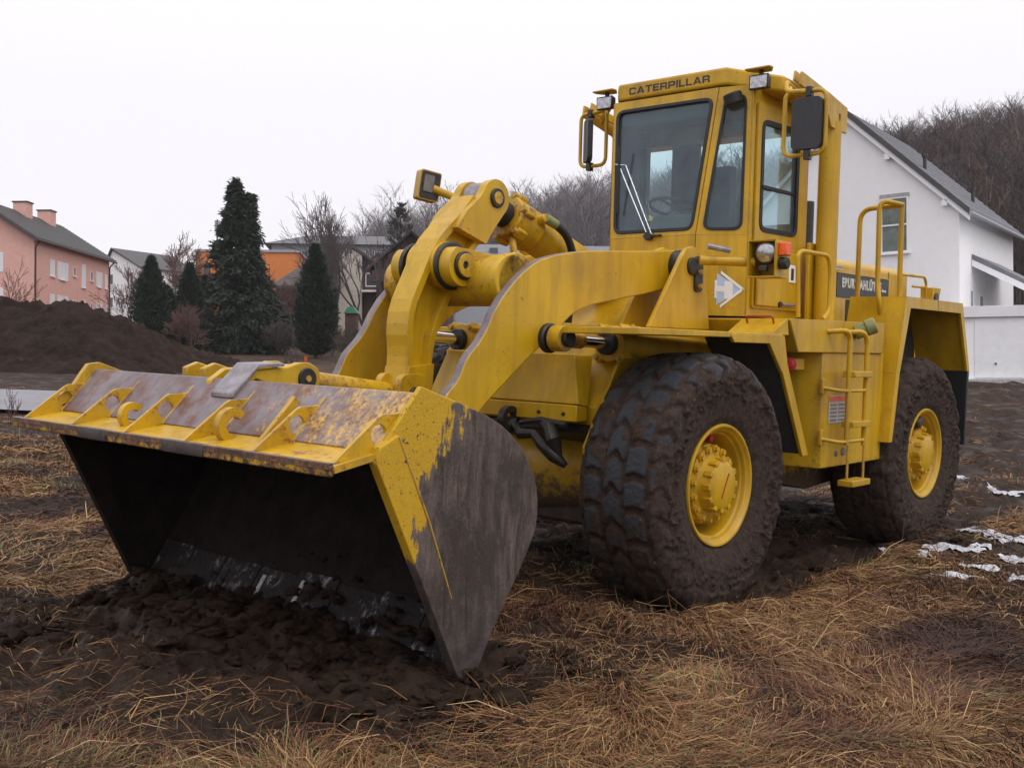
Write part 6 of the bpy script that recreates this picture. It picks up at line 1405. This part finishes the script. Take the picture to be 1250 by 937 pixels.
# ---- wooded hillsides
def hill(name, us, tops, D0, D1, label, seed, hh_):
    ub = np.linspace(us[0], us[-1], 120); tp = np.interp(ub, us, tops); n2 = 30; V = []
    for u, t in zip(ub, tp):
        for k_ in range(n2):
            f = k_ / (n2 - 1); D = D0 + (D1 - D0) * f
            Ht = (485 - t) / 1316 * D1 - hh_; p = cw((u - 625) / 1316 * D, D); g0 = float(ground(p[0], p[1], False))
            z = g0 - 0.5 + (CAMW[2] + Ht - g0) * f ** 0.9
            V.append((p[0], p[1], z))
    k_ = np.arange(119 * (n2 - 1)); i_, j_ = k_ // (n2 - 1), k_ % (n2 - 1)
    F = np.stack([i_ * n2 + j_, (i_ + 1) * n2 + j_, (i_ + 1) * n2 + j_ + 1, i_ * n2 + j_ + 1], -1)
    o_ = npmesh(name, np.array(V), F, plain('leaf_litter', (0.075, 0.048, 0.038), 0.95, 0, 0.35, 0.4), None, None, True); return tag(o_, label, None, None, 'structure'), np.array(V).reshape(120, n2, 3)
def tree_proto(seed, H, nb, wid):
    R = np.random.default_rng(seed); P0, P1, W0 = [], [], []
    P0.append((0, 0, -1)); P1.append((R.normal(0, .3), R.normal(0, .3), H * .9)); W0.append(.16)
    for _ in range(nb):
        h = H * R.uniform(.25, .95); a = R.random() * 6.283; l = wid * (1.15 - h / H) * R.uniform(.6, 1.3) + .8
        d = np.array([np.cos(a) * .62, np.sin(a) * .62, R.uniform(.5, 1.1)]); d /= np.linalg.norm(d); q = np.array([0, 0, h]); e_ = q + d * l
        P0.append(q); P1.append(e_); W0.append(.034)
        for _ in range(9):
            f = R.uniform(.3, 1); s0 = q + (e_ - q) * f; dd = d + R.normal(0, .55, 3); dd[2] = abs(dd[2]) * .9 + .2; dd /= np.linalg.norm(dd)
            P0.append(s0); P1.append(s0 + dd * l * R.uniform(.25, .55)); W0.append(.018)
    P0, P1, W0 = np.array(P0, float), np.array(P1, float), np.array(W0); d = P1 - P0
    s = np.cross(d, R.normal(0, 1, d.shape)); s /= np.linalg.norm(s, axis=1)[:, None] + 1e-9
    V = np.stack([P0 - s * W0[:, None], P0 + s * W0[:, None], P1 + s * W0[:, None] * .3, P1 - s * W0[:, None] * .3], 1); return V.reshape(-1, 3)
PROT = [tree_proto(k_, 13 + k_ % 3, 26, 4.2) for k_ in range(6)]
TMAT = leaf_mat('forest_bark_haze', 0, 0)
def forest(name, grid, N, seed, label, pal, sc=1.0):
    R = np.random.default_rng(seed); VV, CC = [], []
    for _ in range(N):
        f = R.random() ** .8; u = R.random(); gi = u * 118; gj = f * 28; i_, j_ = int(gi), int(gj)
        p = grid[i_, j_] + (grid[i_ + 1, j_] - grid[i_, j_]) * (gi - i_) + (grid[i_, j_ + 1] - grid[i_, j_]) * (gj - j_)
        V = PROT[R.integers(0, 6)]; a = R.random() * 6.283; s_ = R.uniform(.7, 1.2) * sc; c, s = np.cos(a), np.sin(a)
        VV.append(np.c_[(V[:, 0] * c - V[:, 1] * s) * s_, (V[:, 0] * s + V[:, 1] * c) * s_, V[:, 2] * s_] + p)
        CC.append(np.repeat([np.array(pal[R.integers(0, len(pal))]) * R.uniform(.8, 1.25)], len(V), 0))
    V = np.concatenate(VV); o_ = npmesh(name, V, np.arange(len(V)).reshape(-1, 4), TMAT, None, None, False, np.concatenate(CC)); return tag(o_, label, 'forest', None, 'stuff')
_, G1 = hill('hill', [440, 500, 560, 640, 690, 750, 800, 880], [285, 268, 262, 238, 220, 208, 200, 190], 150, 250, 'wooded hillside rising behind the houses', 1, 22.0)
forest('forest', G1, 950, 2, 'hazy grey leafless wood on the hillside left of the cab', [(0.15, 0.133, 0.145), (0.12, 0.108, 0.118), (0.17, 0.145, 0.148)], 1.25)  # pale grey bark tint has distance haze mixed into its colour
_, G2 = hill('hill', [850, 985, 1060, 1110, 1160, 1210, 1260, 1330], [222, 200, 158, 142, 131, 122, 110, 102], 85, 165, 'steep wooded hillside behind the white house', 2, 16.5)
forest('forest', G2, 1700, 3, 'dense brown leafless wood rising behind the white house', [(0.046, 0.036, 0.038), (0.056, 0.043, 0.044), (0.066, 0.047, 0.045), (0.088, 0.048, 0.036)], 0.95)

# ---- damp winter air: one even haze round the whole site
hb = MB().box(-420, 60, -420, 60, -12, 95).build('haze', None, None, 0, 0) if False else None
HZM = bpy.data.materials.new('winter_air'); HZM.use_nodes = True; t_ = HZM.node_tree; t_.nodes.clear()
vo = t_.nodes.new('ShaderNodeVolumePrincipled'); vo.inputs['Color'].default_value = (1.0, 1.0, 1.0, 1); vo.inputs['Density'].default_value = 0.00028; vo.inputs['Anisotropy'].default_value = 0.0
ou = t_.nodes.new('ShaderNodeOutputMaterial'); t_.links.new(vo.outputs[0], ou.inputs['Volume'])
hz_o = MB().box(-330, 60, -330, 60, -8, 78).build('haze', HZM, None, 0, 0); tag(hz_o, 'thin grey winter haze over the field', None, None, 'stuff')
